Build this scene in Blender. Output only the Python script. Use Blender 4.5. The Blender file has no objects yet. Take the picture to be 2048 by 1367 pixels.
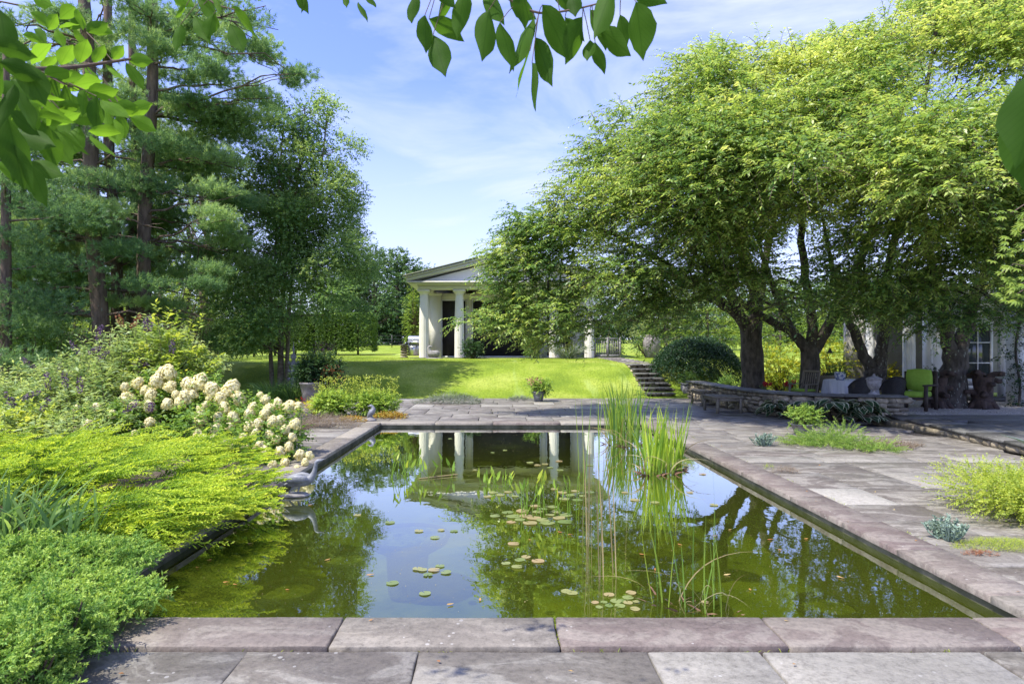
import bpy, math, random
import numpy as np
from math import pi, sin, cos, radians
from mathutils import Vector, Matrix
rng = np.random.default_rng(11)
random.seed(5)
scene = bpy.context.scene
col = scene.collection
F_PX, EYE, VX, VY = 1243.0, 1.55, 999.0, 703.0
# ------------------------------------------------------------ camera
cam_d = bpy.data.cameras.new('camera'); cam = bpy.data.objects.new('camera', cam_d); col.objects.link(cam)
cam.location = (0, 0, EYE); cam.rotation_euler = (pi/2, 0, 0)
cam_d.sensor_width = 36; cam_d.lens = F_PX/2048*36
cam_d.shift_x = (1024-VX)/2048; cam_d.shift_y = (VY-683.5)/2048
cam_d.dof.use_dof = True; cam_d.dof.focus_distance = 11; cam_d.dof.aperture_fstop = 7.1
cam_d.clip_start = 0.05; cam_d.clip_end = 2000
scene.camera = cam
# ------------------------------------------------------------ light
SUN_EL, SUN_AZ = 60.0, -122.0          # azimuth measured from +Y towards +X
w = bpy.data.worlds.new("World"); scene.world = w; w.use_nodes = True
nt = w.node_tree; nt.nodes.clear()
def N(tree, t, **kw):
    n = tree.nodes.new(t)
    for k, v in kw.items(): setattr(n, k, v)
    return n
out = N(nt, 'ShaderNodeOutputWorld'); bg = N(nt, 'ShaderNodeBackground'); bg.inputs[1].default_value = 0.15
sky = N(nt, 'ShaderNodeTexSky'); sky.sky_type = 'NISHITA'; sky.sun_disc = False
sky.sun_elevation = radians(SUN_EL); sky.sun_rotation = radians(SUN_AZ); sky.air_density = 1.0; sky.dust_density = 0.6; sky.ozone_density = 2.0
tc = N(nt, 'ShaderNodeTexCoord'); mp = N(nt, 'ShaderNodeMapping'); mp.inputs['Scale'].default_value = (2.2, 2.2, 7.0); mp.inputs['Rotation'].default_value = (0, 0.35, 0.3)
nz = N(nt, 'ShaderNodeTexNoise'); nz.inputs['Scale'].default_value = 1.1; nz.inputs['Detail'].default_value = 9; nz.inputs['Roughness'].default_value = .58; nz.inputs['Distortion'].default_value = .5
rp = N(nt, 'ShaderNodeValToRGB'); rp.color_ramp.elements[0].position = .42; rp.color_ramp.elements[0].color = (0, 0, 0, 1); rp.color_ramp.elements[1].position = .72; rp.color_ramp.elements[1].color = (.8, .8, .8, 1)
sep = N(nt, 'ShaderNodeSeparateXYZ')
hz = N(nt, 'ShaderNodeMapRange'); hz.inputs[1].default_value = 0.0; hz.inputs[2].default_value = 0.40; hz.inputs[3].default_value = .9; hz.inputs[4].default_value = 0.0
ad = N(nt, 'ShaderNodeMath', operation='MAXIMUM'); mx = N(nt, 'ShaderNodeMix', data_type='RGBA')
tint = N(nt, 'ShaderNodeMix', data_type='RGBA', blend_type='MULTIPLY'); tint.inputs[0].default_value = 1; tint.inputs[7].default_value = (.92, .88, 1.45, 1)
L = nt.links.new
L(tc.outputs['Generated'], mp.inputs[0]); L(mp.outputs[0], nz.inputs['Vector']); L(nz.outputs[0], rp.inputs[0])
L(tc.outputs['Generated'], sep.inputs[0]); L(sep.outputs['Z'], hz.inputs[0])
L(rp.outputs[0], ad.inputs[0]); L(hz.outputs[0], ad.inputs[1])
L(sky.outputs[0], tint.inputs[6]); L(tint.outputs[2], mx.inputs[6]); mx.inputs[7].default_value = (3.5, 3.8, 4.5, 1)
L(ad.outputs[0], mx.inputs[0]); L(mx.outputs[2], bg.inputs[0]); L(bg.outputs[0], out.inputs[0])
sd = bpy.data.lights.new('sun', 'SUN'); sd.energy = 4.4; sd.angle = radians(.55); sd.color = (1, .95, .86)
sun = bpy.data.objects.new('sun', sd); col.objects.link(sun)
sdir = Vector((sin(radians(SUN_AZ))*cos(radians(SUN_EL)), cos(radians(SUN_AZ))*cos(radians(SUN_EL)), sin(radians(SUN_EL))))
sun.rotation_euler = sdir.to_track_quat('Z', 'Y').to_euler(); sun.location = sdir*40
scene.view_settings.view_transform = 'Standard'; scene.view_settings.look = 'None'
scene.view_settings.exposure = 0.92; scene.view_settings.gamma = 1
scene.cycles.max_bounces = 7; scene.cycles.diffuse_bounces = 3; scene.cycles.glossy_bounces = 3; scene.cycles.transparent_max_bounces = 10; scene.cycles.transmission_bounces = 4
scene.cycles.use_denoising = True
# ------------------------------------------------------------ measuring helpers
def pt(px, py, Y): return np.array([(px-VX)/F_PX*Y, Y, EYE-(py-VY)*Y/F_PX])
def gp(px, py, z=0.0):
    Y = (EYE-z)*F_PX/(py-VY); return np.array([(px-VX)/F_PX*Y, Y, z])
def sm(t): t = min(1, max(0, t)); return t*t*(3-2*t)
def gz(x, y):
    y0 = 20.9+6*sm((x-8)/2.5)
    z = 1.08*sm((y-y0)/4.2)*.9+.11*sm((y-y0)/.8)
    z += .17*sm((y-24)/6)
    if y > 31: z += (y-31)*.031 if y < 65 else 1.054+(y-65)*.02
    if x < -11: z *= 1-.3*sm((-11-x)/8)
    if y < y0+.2: z = max(z, .0)
    return z
# ------------------------------------------------------------ mesh builder
def nrm(a): return a/np.maximum(np.linalg.norm(a, axis=-1, keepdims=True), 1e-9)
class MB:
    def __init__(s): s.V = []; s.F = []; s.R = []; s.n = 0; s.at = []
    def add(s, V, F, r=.5):
        V = np.asarray(V, float).reshape(-1, 3); F = np.asarray(F, int)
        if F.ndim == 1: F = F[None]
        s.V.append(V); s.F.append(F+s.n); s.n += len(V)
        s.R.append(np.broadcast_to(np.asarray(r, float), (len(F),)))
        return s
    def box(s, x0, x1, y0, y1, z0, z1, r=.5, M=None):
        V = np.array([[x, y, z] for z in (z0, z1) for y in (y0, y1) for x in (x0, x1)], float)
        if M is not None: V = V@np.array(M[0]).T+np.array(M[1])
        return s.add(V, [[0, 2, 3, 1], [4, 5, 7, 6], [0, 1, 5, 4], [2, 6, 7, 3], [0, 4, 6, 2], [1, 3, 7, 5]], r)
    def tube(s, P, rad, n=8, r=.5, cap=True, ell=None, up=(0, 0, 1)):
        P = np.asarray(P, float); k = len(P); rad = np.broadcast_to(np.asarray(rad, float), (k,))
        T = nrm(np.gradient(P, axis=0)); u = np.array(up, float)
        if abs(T[0]@u) > .9 and abs(T.mean(0)@u) > .8: u = np.array([1., 0, 0])
        A = nrm(np.cross(T, u)); B = np.cross(A, T)
        th = np.arange(n)*2*pi/n
        ea, eb = (1, 1) if ell is None else ell
        ea = np.broadcast_to(ea, (k,))[:, None, None]; eb = np.broadcast_to(eb, (k,))[:, None, None]
        V = P[:, None]+rad[:, None, None]*(ea*A[:, None]*np.cos(th)[None, :, None]+eb*B[:, None]*np.sin(th)[None, :, None])
        i = np.arange(k-1)[:, None]*n; j = np.arange(n)[None]; j2 = (j+1) % n
        Fq = np.stack([i+j, i+j2, i+n+j2, i+n+j], -1).reshape(-1, 4)
        s.add(V, Fq, r)
        if cap:
            s.add(V[0], np.arange(n)[::-1], r); s.add(V[-1], np.arange(n), r)
        return s
    def lathe(s, prof, n=24, c=(0, 0, 0), r=.5, fl=0, nf=0):
        prof = np.asarray(prof, float); th = np.arange(n)*2*pi/n
        rr = 1-(fl*(np.cos(th*nf)*.5+.5) if fl else 0*th)
        V = np.stack([prof[:, None, 0]*np.cos(th)*rr, prof[:, None, 0]*np.sin(th)*rr, np.repeat(prof[:, 1:2], n, 1)], -1)+np.array(c)
        k = len(prof); i = np.arange(k-1)[:, None]*n; j = np.arange(n)[None]; j2 = (j+1) % n
        s.add(V, np.stack([i+j, i+j2, i+n+j2, i+n+j], -1).reshape(-1, 4), r)
        s.add(V[0], np.arange(n)[::-1], r); s.add(V[-1], np.arange(n), r)
        return s
    def stone(s, c, d, rot=0, r=.5, jit=.12, p=4.0):
        g = np.linspace(-1, 1, 4); V = []; F = []; m = {}
        def vid(a):
            if a not in m: m[a] = len(V); V.append(a)
            return m[a]
        for ax in range(3):
            for sg in (-1, 1):
                for i in range(3):
                    for j in range(3):
                        q = []
                        for (a, b) in ((i, j), (i+1, j), (i+1, j+1), (i, j+1)):
                            v = [0, 0, 0]; v[ax] = sg; v[(ax+1) % 3] = round(g[a], 3); v[(ax+2) % 3] = round(g[b], 3); q.append(vid(tuple(v)))
                        F.append(q if sg > 0 else q[::-1])
        V = np.array(V, float); V = V/((np.abs(V)**p).sum(1, keepdims=True)**(1/p))
        V = V*(1+rng.uniform(-jit, jit, V.shape)); V = V*np.array(d)*.5
        ca, sa = cos(rot), sin(rot)
        V = V@np.array([[ca, sa, 0], [-sa, ca, 0], [0, 0, 1]])+np.array(c)
        return s.add(V, F, r)
    def build(s, name, mat, parent=None, smooth=False, lc=None, local=False):
        me = bpy.data.meshes.new(name)
        V = np.concatenate(s.V); lp = np.concatenate([f.ravel() for f in s.F])
        tot = np.concatenate([np.full(len(f), f.shape[1]) for f in s.F]); st = np.concatenate([[0], np.cumsum(tot)[:-1]])
        me.vertices.add(len(V)); me.vertices.foreach_set('co', V.ravel())
        me.loops.add(len(lp)); me.loops.foreach_set('vertex_index', lp.astype(np.int32))
        me.polygons.add(len(tot)); me.polygons.foreach_set('loop_start', st.astype(np.int32))
        if smooth: me.polygons.foreach_set('use_smooth', np.ones(len(tot), bool))
        a = me.attributes.new('rnd', 'FLOAT', 'FACE'); a.data.foreach_set('value', np.concatenate(s.R).astype(np.float32))
        if lc is not None:
            b = me.attributes.new('lc', 'FLOAT_VECTOR', 'POINT'); b.data.foreach_set('vector', np.asarray(lc, np.float32).ravel())
        me.update(calc_edges=True)
        me.materials.append(mat)
        o = bpy.data.objects.new(name, me); col.objects.link(o)
        if parent is not None:
            o.parent = parent
            if not local and parent.parent is None:      # the mesh is in world coordinates
                o.matrix_parent_inverse = (Matrix.Translation(parent.location) @ parent.rotation_euler.to_matrix().to_4x4()).inverted()
        return o
# everything is built in world coordinates; things made with thing() sit at the origin of their own base
def thing(name, label, cat, loc=(0, 0, 0), group=None, rz=0):
    o = bpy.data.objects.new(name, None); col.objects.link(o); o.location = loc; o.rotation_euler = (0, 0, rz)
    o.empty_display_size = .2
    o['label'] = label; o['category'] = cat
    if group: o['group'] = group
    return o
def tag(o, label, cat, group=None, kind=None):
    o['label'] = label; o['category'] = cat
    if group: o['group'] = group
    if kind: o['kind'] = kind
    return o
def struct(o, label=None):
    o['kind'] = 'structure'
    if label: o['label'] = label
    return o
def copy_tree(o, parent=None):
    c = o.copy(); col.objects.link(c); c.parent = parent
    for ch in list(o.children): copy_tree(ch, c)
    return c
# ------------------------------------------------------------ materials
def newmat(name):
    m = bpy.data.materials.new(name); m.use_nodes = True; m.node_tree.nodes.clear(); return m, m.node_tree
def ramp(t, stops):
    r = N(t, 'ShaderNodeValToRGB'); e = r.color_ramp.elements
    while len(e) < len(stops): e.new(.5)
    for x, (p, c) in zip(e, stops): x.position = p; x.color = (*c, 1)
    return r
def leafmat(name, stops, trans=.45, tcol=1.5, rough=.5, spec=.35, vein=False):
    m, t = newmat(name); L = t.links.new
    at = N(t, 'ShaderNodeAttribute', attribute_name='rnd'); r = ramp(t, stops); L(at.outputs['Fac'], r.inputs[0])
    c = r.outputs[0]
    if vein:
        a2 = N(t, 'ShaderNodeAttribute', attribute_name='lc'); sp = N(t, 'ShaderNodeSeparateXYZ'); L(a2.outputs['Vector'], sp.inputs[0])
        ab = N(t, 'ShaderNodeMath', operation='ABSOLUTE'); L(sp.outputs[1], ab.inputs[0])
        mu = N(t, 'ShaderNodeMath', operation='MULTIPLY_ADD'); L(ab.outputs[0], mu.inputs[0]); mu.inputs[1].default_value = -.45; L(sp.outputs[0], mu.inputs[2])
        m2 = N(t, 'ShaderNodeMath', operation='MULTIPLY'); L(mu.outputs[0], m2.inputs[0]); m2.inputs[1].default_value = 62
        sn = N(t, 'ShaderNodeMath', operation='SINE'); L(m2.outputs[0], sn.inputs[0])
        mr = N(t, 'ShaderNodeMapRange'); L(sn.outputs[0], mr.inputs[0]); mr.inputs[1].default_value = .8; mr.inputs[2].default_value = 1; mr.inputs[3].default_value = 0; mr.inputs[4].default_value = .55
        md = N(t, 'ShaderNodeMapRange'); L(ab.outputs[0], md.inputs[0]); md.inputs[1].default_value = .03; md.inputs[2].default_value = .07; md.inputs[3].default_value = .7; md.inputs[4].default_value = 0
        mm = N(t, 'ShaderNodeMath', operation='MAXIMUM'); L(mr.outputs[0], mm.inputs[0]); L(md.outputs[0], mm.inputs[1])
        mix = N(t, 'ShaderNodeMix', data_type='RGBA'); L(mm.outputs[0], mix.inputs[0]); L(c, mix.inputs[6])
        dk = N(t, 'ShaderNodeMix', data_type='RGBA', blend_type='MULTIPLY'); dk.inputs[0].default_value = 1; L(c, dk.inputs[6]); dk.inputs[7].default_value = (.72, .78, .7, 1)
        L(dk.outputs[2], mix.inputs[7]); c = mix.outputs[2]
    p = N(t, 'ShaderNodeBsdfPrincipled'); L(c, p.inputs['Base Color']); p.inputs['Roughness'].default_value = rough; p.inputs['Specular IOR Level'].default_value = spec
    tr = N(t, 'ShaderNodeBsdfTranslucent'); sc = N(t, 'ShaderNodeMix', data_type='RGBA', blend_type='MULTIPLY'); sc.inputs[0].default_value = 1
    L(c, sc.inputs[6]); sc.inputs[7].default_value = (tcol*1.22, tcol*1.1, tcol*.72, 1); L(sc.outputs[2], tr.inputs[0])
    ms = N(t, 'ShaderNodeMixShader'); ms.inputs[0].default_value = trans; L(p.outputs[0], ms.inputs[1]); L(tr.outputs[0], ms.inputs[2])
    o = N(t, 'ShaderNodeOutputMaterial'); L(ms.outputs[0], o.inputs[0]); return m
def mat(name, c1, c2=None, rough=.7, scale=6, metal=0, bump=.0, spec=.4, detail=6, usernd=0.0, stretch=(1, 1, 1), c3=None, spots=None, clear=0, lo=.35, hi=.65, bscale=None):
    """noise-mixed colour; usernd shifts brightness by the piece's own random value"""
    m, t = newmat(name); L = t.links.new; c2 = c2 or tuple(x*.75 for x in c1)
    tc = N(t, 'ShaderNodeTexCoord'); mp = N(t, 'ShaderNodeMapping'); mp.inputs['Scale'].default_value = stretch; L(tc.outputs['Object'], mp.inputs[0])
    n = N(t, 'ShaderNodeTexNoise'); n.inputs['Scale'].default_value = scale; n.inputs['Detail'].default_value = detail; n.inputs['Roughness'].default_value = .6
    vec = mp.outputs[0]
    at = N(t, 'ShaderNodeAttribute', attribute_name='rnd')
    if usernd:
        ofs = N(t, 'ShaderNodeVectorMath', operation='MULTIPLY_ADD'); cv = N(t, 'ShaderNodeCombineXYZ')
        for i in range(3): L(at.outputs['Fac'], cv.inputs[i])
        L(cv.outputs[0], ofs.inputs[0]); ofs.inputs[1].default_value = (37, 19, 53); L(vec, ofs.inputs[2]); vec = ofs.outputs[0]
    L(vec, n.inputs['Vector'])
    r = ramp(t, [(lo, c1), (hi, c2)] if c3 is None else [(lo, c1), ((lo+hi)/2, c3), (hi, c2)]); L(n.outputs[0], r.inputs[0]); c = r.outputs[0]
    if usernd:
        hs = N(t, 'ShaderNodeMapRange'); L(at.outputs['Fac'], hs.inputs[0]); hs.inputs[3].default_value = 1-usernd; hs.inputs[4].default_value = 1+usernd
        hv = N(t, 'ShaderNodeHueSaturation'); L(c, hv.inputs['Color']); L(hs.outputs[0], hv.inputs['Value']); c = hv.outputs[0]
    if spots:
        sc_, th, scol = spots
        v = N(t, 'ShaderNodeTexVoronoi'); v.inputs['Scale'].default_value = sc_; v.inputs['Randomness'].default_value = 1; L(vec, v.inputs['Vector'])
        n3 = N(t, 'ShaderNodeTexNoise'); n3.inputs['Scale'].default_value = sc_*.35; L(vec, n3.inputs['Vector'])
        mul = N(t, 'ShaderNodeMath', operation='MULTIPLY'); L(n3.outputs[0], mul.inputs[0]); mul.inputs[1].default_value = th*2
        lt = N(t, 'ShaderNodeMath', operation='LESS_THAN'); L(v.outputs['Distance'], lt.inputs[0]); L(mul.outputs[0], lt.inputs[1])
        n4 = N(t, 'ShaderNodeTexNoise'); n4.inputs['Scale'].default_value = 1.3; L(vec, n4.inputs['Vector'])
        g4 = N(t, 'ShaderNodeMath', operation='GREATER_THAN'); L(n4.outputs[0], g4.inputs[0]); g4.inputs[1].default_value = .5
        m4 = N(t, 'ShaderNodeMath', operation='MULTIPLY'); L(lt.outputs[0], m4.inputs[0]); L(g4.outputs[0], m4.inputs[1])
        mx = N(t, 'ShaderNodeMix', data_type='RGBA'); L(m4.outputs[0], mx.inputs[0]); L(c, mx.inputs[6]); mx.inputs[7].default_value = (*scol, 1); c = mx.outputs[2]
    p = N(t, 'ShaderNodeBsdfPrincipled'); L(c, p.inputs['Base Color']); p.inputs['Roughness'].default_value = rough; p.inputs['Metallic'].default_value = metal; p.inputs['Specular IOR Level'].default_value = spec
    if bump:
        n2 = N(t, 'ShaderNodeTexNoise'); n2.inputs['Scale'].default_value = bscale or scale*3; n2.inputs['Detail'].default_value = 8; n2.inputs['Roughness'].default_value = .65; L(vec, n2.inputs['Vector'])
        b = N(t, 'ShaderNodeBump'); b.inputs['Strength'].default_value = bump; b.inputs['Distance'].default_value = .02; L(n2.outputs[0], b.inputs['Height']); L(b.outputs[0], p.inputs['Normal'])
    o = N(t, 'ShaderNodeOutputMaterial'); L(p.outputs[0], o.inputs[0]); return m
def flagmat(name, base, pale, purple, bloom=.5, rough=.62):
    """cleft slate / bluestone: per-slab tint, broad weather bloom, lichen spots, cleft bump"""
    m, t = newmat(name); L = t.links.new
    tc = N(t, 'ShaderNodeTexCoord'); at = N(t, 'ShaderNodeAttribute', attribute_name='rnd')
    cv = N(t, 'ShaderNodeCombineXYZ')
    for i in range(3): L(at.outputs['Fac'], cv.inputs[i])
    ofs = N(t, 'ShaderNodeVectorMath', operation='MULTIPLY_ADD'); L(cv.outputs[0], ofs.inputs[0]); ofs.inputs[1].default_value = (31, 47, 11); L(tc.outputs['Object'], ofs.inputs[2]); vec = ofs.outputs[0]
    def noise(s, d=6, r=.6, dist=0, st=None):
        n = N(t, 'ShaderNodeTexNoise'); n.inputs['Scale'].default_value = s; n.inputs['Detail'].default_value = d; n.inputs['Roughness'].default_value = r; n.inputs['Distortion'].default_value = dist
        if st:
            q = N(t, 'ShaderNodeMapping'); q.inputs['Scale'].default_value = st; q.inputs['Rotation'].default_value = (0, 0, .5); L(vec, q.inputs[0]); L(q.outputs[0], n.inputs['Vector'])
        else: L(vec, n.inputs['Vector'])
        return n.outputs[0]
    r1 = ramp(t, [(0, base), (.45, purple), (.75, tuple(x*.8 for x in base)), (1, pale)]); L(at.outputs['Fac'], r1.inputs[0])
    a = noise(1.9, 12, .66, 1.1, (1, 1.9, 1)); r2 = ramp(t, [(.40, (0, 0, 0)), (.505, (.25, .25, .25)), (.53, (.75, .75, .75)), (.66, (1, 1, 1))]); L(a, r2.inputs[0])
    mb = N(t, 'ShaderNodeMath', operation='MULTIPLY'); L(r2.outputs[0], mb.inputs[0]); mb.inputs[1].default_value = bloom
    x1 = N(t, 'ShaderNodeMix', data_type='RGBA'); L(mb.outputs[0], x1.inputs[0]); L(r1.outputs[0], x1.inputs[6]); x1.inputs[7].default_value = (*pale, 1)
    b_ = noise(26, 10, .78); r3 = ramp(t, [(.33, (.5, .48, .47)), (.5, (1, 1, 1)), (.68, (1.35, 1.32, 1.3))]); L(b_, r3.inputs[0])
    x2 = N(t, 'ShaderNodeMix', data_type='RGBA', blend_type='MULTIPLY'); x2.inputs[0].default_value = .8; L(x1.outputs[2], x2.inputs[6]); L(r3.outputs[0], x2.inputs[7])
    v = N(t, 'ShaderNodeTexVoronoi'); v.inputs['Scale'].default_value = 17; L(vec, v.inputs['Vector'])
    n5 = noise(3.1, 3); m5 = N(t, 'ShaderNodeMapRange'); L(n5, m5.inputs[0]); m5.inputs[1].default_value = .5; m5.inputs[2].default_value = .75; m5.inputs[3].default_value = 0; m5.inputs[4].default_value = .3
    lt = N(t, 'ShaderNodeMath', operation='LESS_THAN'); L(v.outputs['Distance'], lt.inputs[0]); L(m5.outputs[0], lt.inputs[1])
    ls = N(t, 'ShaderNodeMath', operation='MULTIPLY'); L(lt.outputs[0], ls.inputs[0]); ls.inputs[1].default_value = .55
    x3 = N(t, 'ShaderNodeMix', data_type='RGBA'); L(ls.outputs[0], x3.inputs[0]); L(x2.outputs[2], x3.inputs[6]); x3.inputs[7].default_value = (.42, .41, .38, 1)
    p = N(t, 'ShaderNodeBsdfPrincipled'); L(x3.outputs[2], p.inputs['Base Color']); p.inputs['Roughness'].default_value = rough; p.inputs['Specular IOR Level'].default_value = .4
    b1 = N(t, 'ShaderNodeBump'); b1.inputs['Strength'].default_value = .9; b1.inputs['Distance'].default_value = .010; L(noise(8, 12, .68, .8, (1, 2, 1)), b1.inputs['Height'])
    b2 = N(t, 'ShaderNodeBump'); b2.inputs['Strength'].default_value = .35; b2.inputs['Distance'].default_value = .004; L(noise(70, 4, .6), b2.inputs['Height']); L(b1.outputs[0], b2.inputs['Normal']); L(b2.outputs[0], p.inputs['Normal'])
    o = N(t, 'ShaderNodeOutputMaterial'); L(p.outputs[0], o.inputs[0]); return m
M = {}
M['coping'] = flagmat('coping stone', (.165, .145, .118), (.28, .255, .21), (.135, .10, .09), .5)
M['flag'] = flagmat('flagstone', (.145, .131, .108), (.30, .285, .245), (.11, .094, .08), .6, .55)
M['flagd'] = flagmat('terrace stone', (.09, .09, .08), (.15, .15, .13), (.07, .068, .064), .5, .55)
M['soil'] = mat('soil', (.045, .032, .022), (.10, .075, .05), .95, 9, bump=.6)
M['joint'] = mat('joint sand', (.035, .03, .026), (.07, .06, .05), .95, 20)
M['gravel'] = mat('gravel', (.25, .22, .18), (.5, .46, .4), .9, 60, bump=1, bscale=60)
M['wallstone'] = mat('field stone', (.13, .11, .075), (.38, .32, .22), .85, 6, bump=.9, usernd=.5, c3=(.23, .195, .13), spots=(30, .2, (.25, .27, .19)))
M['mortar'] = mat('dark core', (.05, .045, .035), (.08, .07, .05), .95, 8)  # plain dark brown for the fill between the wall stones
M['bark'] = mat('grey brown bark', (.035, .029, .022), (.115, .098, .078), .9, 9, bump=1, stretch=(1, 1, .45), spots=(16, .24, (.2, .21, .17)))
M['pinebark'] = mat('pine bark', (.075, .052, .038), (.17, .125, .095), .95, 10, bump=1, stretch=(1, 1, .22), spots=(14, .22, (.2, .22, .17)))
M['birchbark'] = mat('birch bark', (.20, .17, .13), (.10, .075, .055), .85, 7, bump=.6, stretch=(1, 1, 2))
M['twig'] = mat('twigs', (.09, .06, .045), (.16, .11, .08), .9, 20)
M['cream'] = mat('cream paint', (.74, .71, .60), (.70, .67, .56), .5, 2)
M['white'] = mat('white paint', (.78, .78, .77), (.72, .72, .71), .5, 3)
M['greytrim'] = mat('grey paint', (.30, .29, .27), (.26, .25, .23), .6, 3)
M['dark'] = mat('charcoal wall', (.022, .02, .02), (.035, .03, .03), .6, 3)
M['roof'] = mat('weathered roof', (.16, .18, .12), (.24, .25, .18), .8, 12, bump=.3)
M['steel'] = mat('steel', (.62, .63, .64), (.55, .56, .57), .3, 4, metal=.85)
M['black'] = mat('black plastic', (.02, .02, .02), (.03, .03, .03), .45, 10)
M['lead'] = mat('lead grey metal', (.11, .12, .135), (.22, .23, .25), .5, 14, bump=.3, spec=.5)
M['statstone'] = mat('weathered cast stone', (.16, .15, .145), (.30, .29, .28), .85, 12, bump=.4)
M['clay'] = mat('grey clay', (.15, .13, .12), (.24, .22, .21), .8, 9, bump=.3)
M['teak'] = mat('weathered teak', (.14, .12, .085), (.24, .21, .15), .8, 8, stretch=(1, 8, 8), bump=.3)
M['darkwood'] = mat('dark wood', (.035, .026, .02), (.07, .05, .035), .7, 8)
M['stump'] = mat('stump wood', (.025, .017, .013), (.085, .055, .038), .8, 7, bump=1)
M['wicker'] = mat('dark wicker', (.012, .011, .010), (.03, .026, .022), .6, 40, bump=.8)
M['cushion'] = mat('lime cushion', (.26, .42, .05), (.22, .37, .04), .85, 20, bump=.2)
M['greycushion'] = mat('grey cushion', (.22, .23, .24), (.18, .19, .2), .85, 20)
M['cloth'] = mat('table linen', (.62, .63, .66), (.5, .51, .54), .85, 5, stretch=(4, 4, .5))
M['glass'] = mat('window glass', (.05, .07, .06), (.03, .04, .04), .06, 1, spec=.9)
M['porcelain'] = mat('patterned porcelain', (.55, .57, .6), (.12, .16, .3), .3, 11, lo=.48, hi=.56)
def G(name, *c, **k): M[name] = leafmat(name, [(i/(len(c)-1), x) for i, x in enumerate(c)], **k)
G('cherry', (.075, .16, .045), (.14, .255, .06), (.24, .36, .078), (.38, .49, .11), (.55, .62, .2), trans=.42, rough=.4, spec=.45)
G('birch', (.06, .14, .045), (.15, .26, .08), (.33, .44, .17), trans=.5)
G('pine', (.075, .16, .075), (.16, .29, .12), (.32, .46, .18), trans=.5, tcol=1.3)
G('oak', (.05, .11, .04), (.09, .17, .06), (.16, .25, .09), trans=.25)
G('hedge', (.05, .11, .02), (.10, .19, .035), (.17, .28, .05), trans=.35)
G('limetree', (.10, .17, .03), (.18, .28, .05), (.28, .36, .07), trans=.5)
G('paletree', (.10, .14, .05), (.17, .23, .09), (.26, .32, .14), trans=.5)
G('darkshrub', (.014, .04, .014), (.028, .075, .022), (.06, .12, .03), trans=.25, spec=.35, rough=.5)
G('maple', (.03, .028, .012), (.035, .06, .02), (.08, .14, .02), trans=.3)
G('gold', (.18, .28, .03), (.36, .42, .035), (.62, .55, .04), trans=.5)
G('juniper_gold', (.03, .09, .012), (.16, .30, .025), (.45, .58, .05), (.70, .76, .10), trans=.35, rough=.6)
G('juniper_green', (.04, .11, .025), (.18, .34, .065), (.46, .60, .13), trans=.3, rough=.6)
G('bushleaf', (.07, .15, .025), (.17, .30, .05), (.40, .54, .10), trans=.4)
G('butterfly', (.10, .18, .06), (.22, .33, .11), (.40, .50, .19), trans=.4)
G('petal', (.58, .60, .22), (.82, .78, .42), (.90, .87, .62), trans=.4, tcol=.85, spec=.2)
G('purple', (.06, .03, .10), (.12, .06, .16), (.2, .1, .2), trans=.2, tcol=1)
G('rust', (.25, .10, .05), (.33, .15, .08), (.40, .2, .1), trans=.3, tcol=1)
G('red', (.4, .02, .03), (.55, .03, .04), (.6, .08, .1), trans=.3, tcol=1)
G('lime', (.15, .24, .04), (.30, .40, .06), (.50, .55, .10), trans=.45)
G('thyme', (.16, .12, .08), (.26, .2, .15), (.34, .30, .24), trans=.3, tcol=1)
G('orangeleaf', (.30, .20, .03), (.45, .27, .05), (.35, .35, .05), trans=.35, tcol=1)
G('sedum', (.14, .22, .16), (.26, .36, .28), (.38, .48, .38), trans=.25, tcol=1)
G('silver', (.13, .17, .12), (.2, .25, .19), (.30, .32, .26), trans=.3, tcol=1)
G('trail', (.09, .18, .03), (.18, .30, .06), (.33, .45, .10), trans=.4)
G('hosta', (.02, .055, .02), (.035, .08, .03), trans=.3)
G('hostaedge', (.45, .47, .28), (.55, .55, .36), trans=.3, tcol=1)
G('iris', (.06, .14, .04), (.13, .24, .07), (.24, .36, .10), trans=.4)
G('cattail', (.07, .16, .04), (.16, .28, .05), (.36, .46, .06), trans=.5)
G('yellowreed', (.12, .24, .03), (.28, .42, .05), (.50, .60, .08), trans=.5)
G('dryreed', (.22, .17, .08), (.35, .28, .14), (.42, .38, .2), trans=.3, tcol=1)
G('pickerel', (.12, .24, .03), (.22, .36, .05), (.45, .5, .06), trans=.45)
G('pad', (.14, .20, .06), (.24, .28, .10), (.36, .27, .14), trans=.2, tcol=1, rough=.3)
G('fallen', (.30, .12, .04), (.42, .22, .06), (.48, .38, .16), trans=.2, tcol=1, rough=.4)
G('bigleaf', (.035, .09, .010), (.06, .14, .014), (.15, .30, .025), trans=.55, tcol=1.6, rough=.6, spec=.12, vein=True)
G('grass', (.15, .21, .015), (.24, .31, .02), (.36, .40, .05), trans=.4)
# ============================================================ GROUND
def grid_mesh(xs, ys, fn):
    X, Y = np.meshgrid(xs, ys); Z = np.vectorize(fn)(X, Y)
    n = len(xs); i = np.arange(len(ys)-1)[:, None]*n; j = np.arange(n-1)[None]
    return np.stack([X, Y, Z], -1).reshape(-1, 3), np.stack([i+j, i+j+1, i+n+j+1, i+n+j], -1).reshape(-1, 4)
PX0, PX1, PY0, PY1 = -2.587, 3.12, 3.64, 13.57      # pool opening at the coping edge
WZ = -0.105
def ground_h(x, y):
    if -3.3 < x < 3.9 and 2.9 < y < 14.3: return -1.4
    z = gz(x, y)
    if y < 20.7: z = -.075
    if y < 20.7 and (x < -9.5): z = .0
    return z
gm, t = newmat('ground grass'); LL = t.links.new
tcx = N(t, 'ShaderNodeTexCoord'); n1 = N(t, 'ShaderNodeTexNoise'); n1.inputs['Scale'].default_value = .55; n1.inputs['Detail'].default_value = 5
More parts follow.
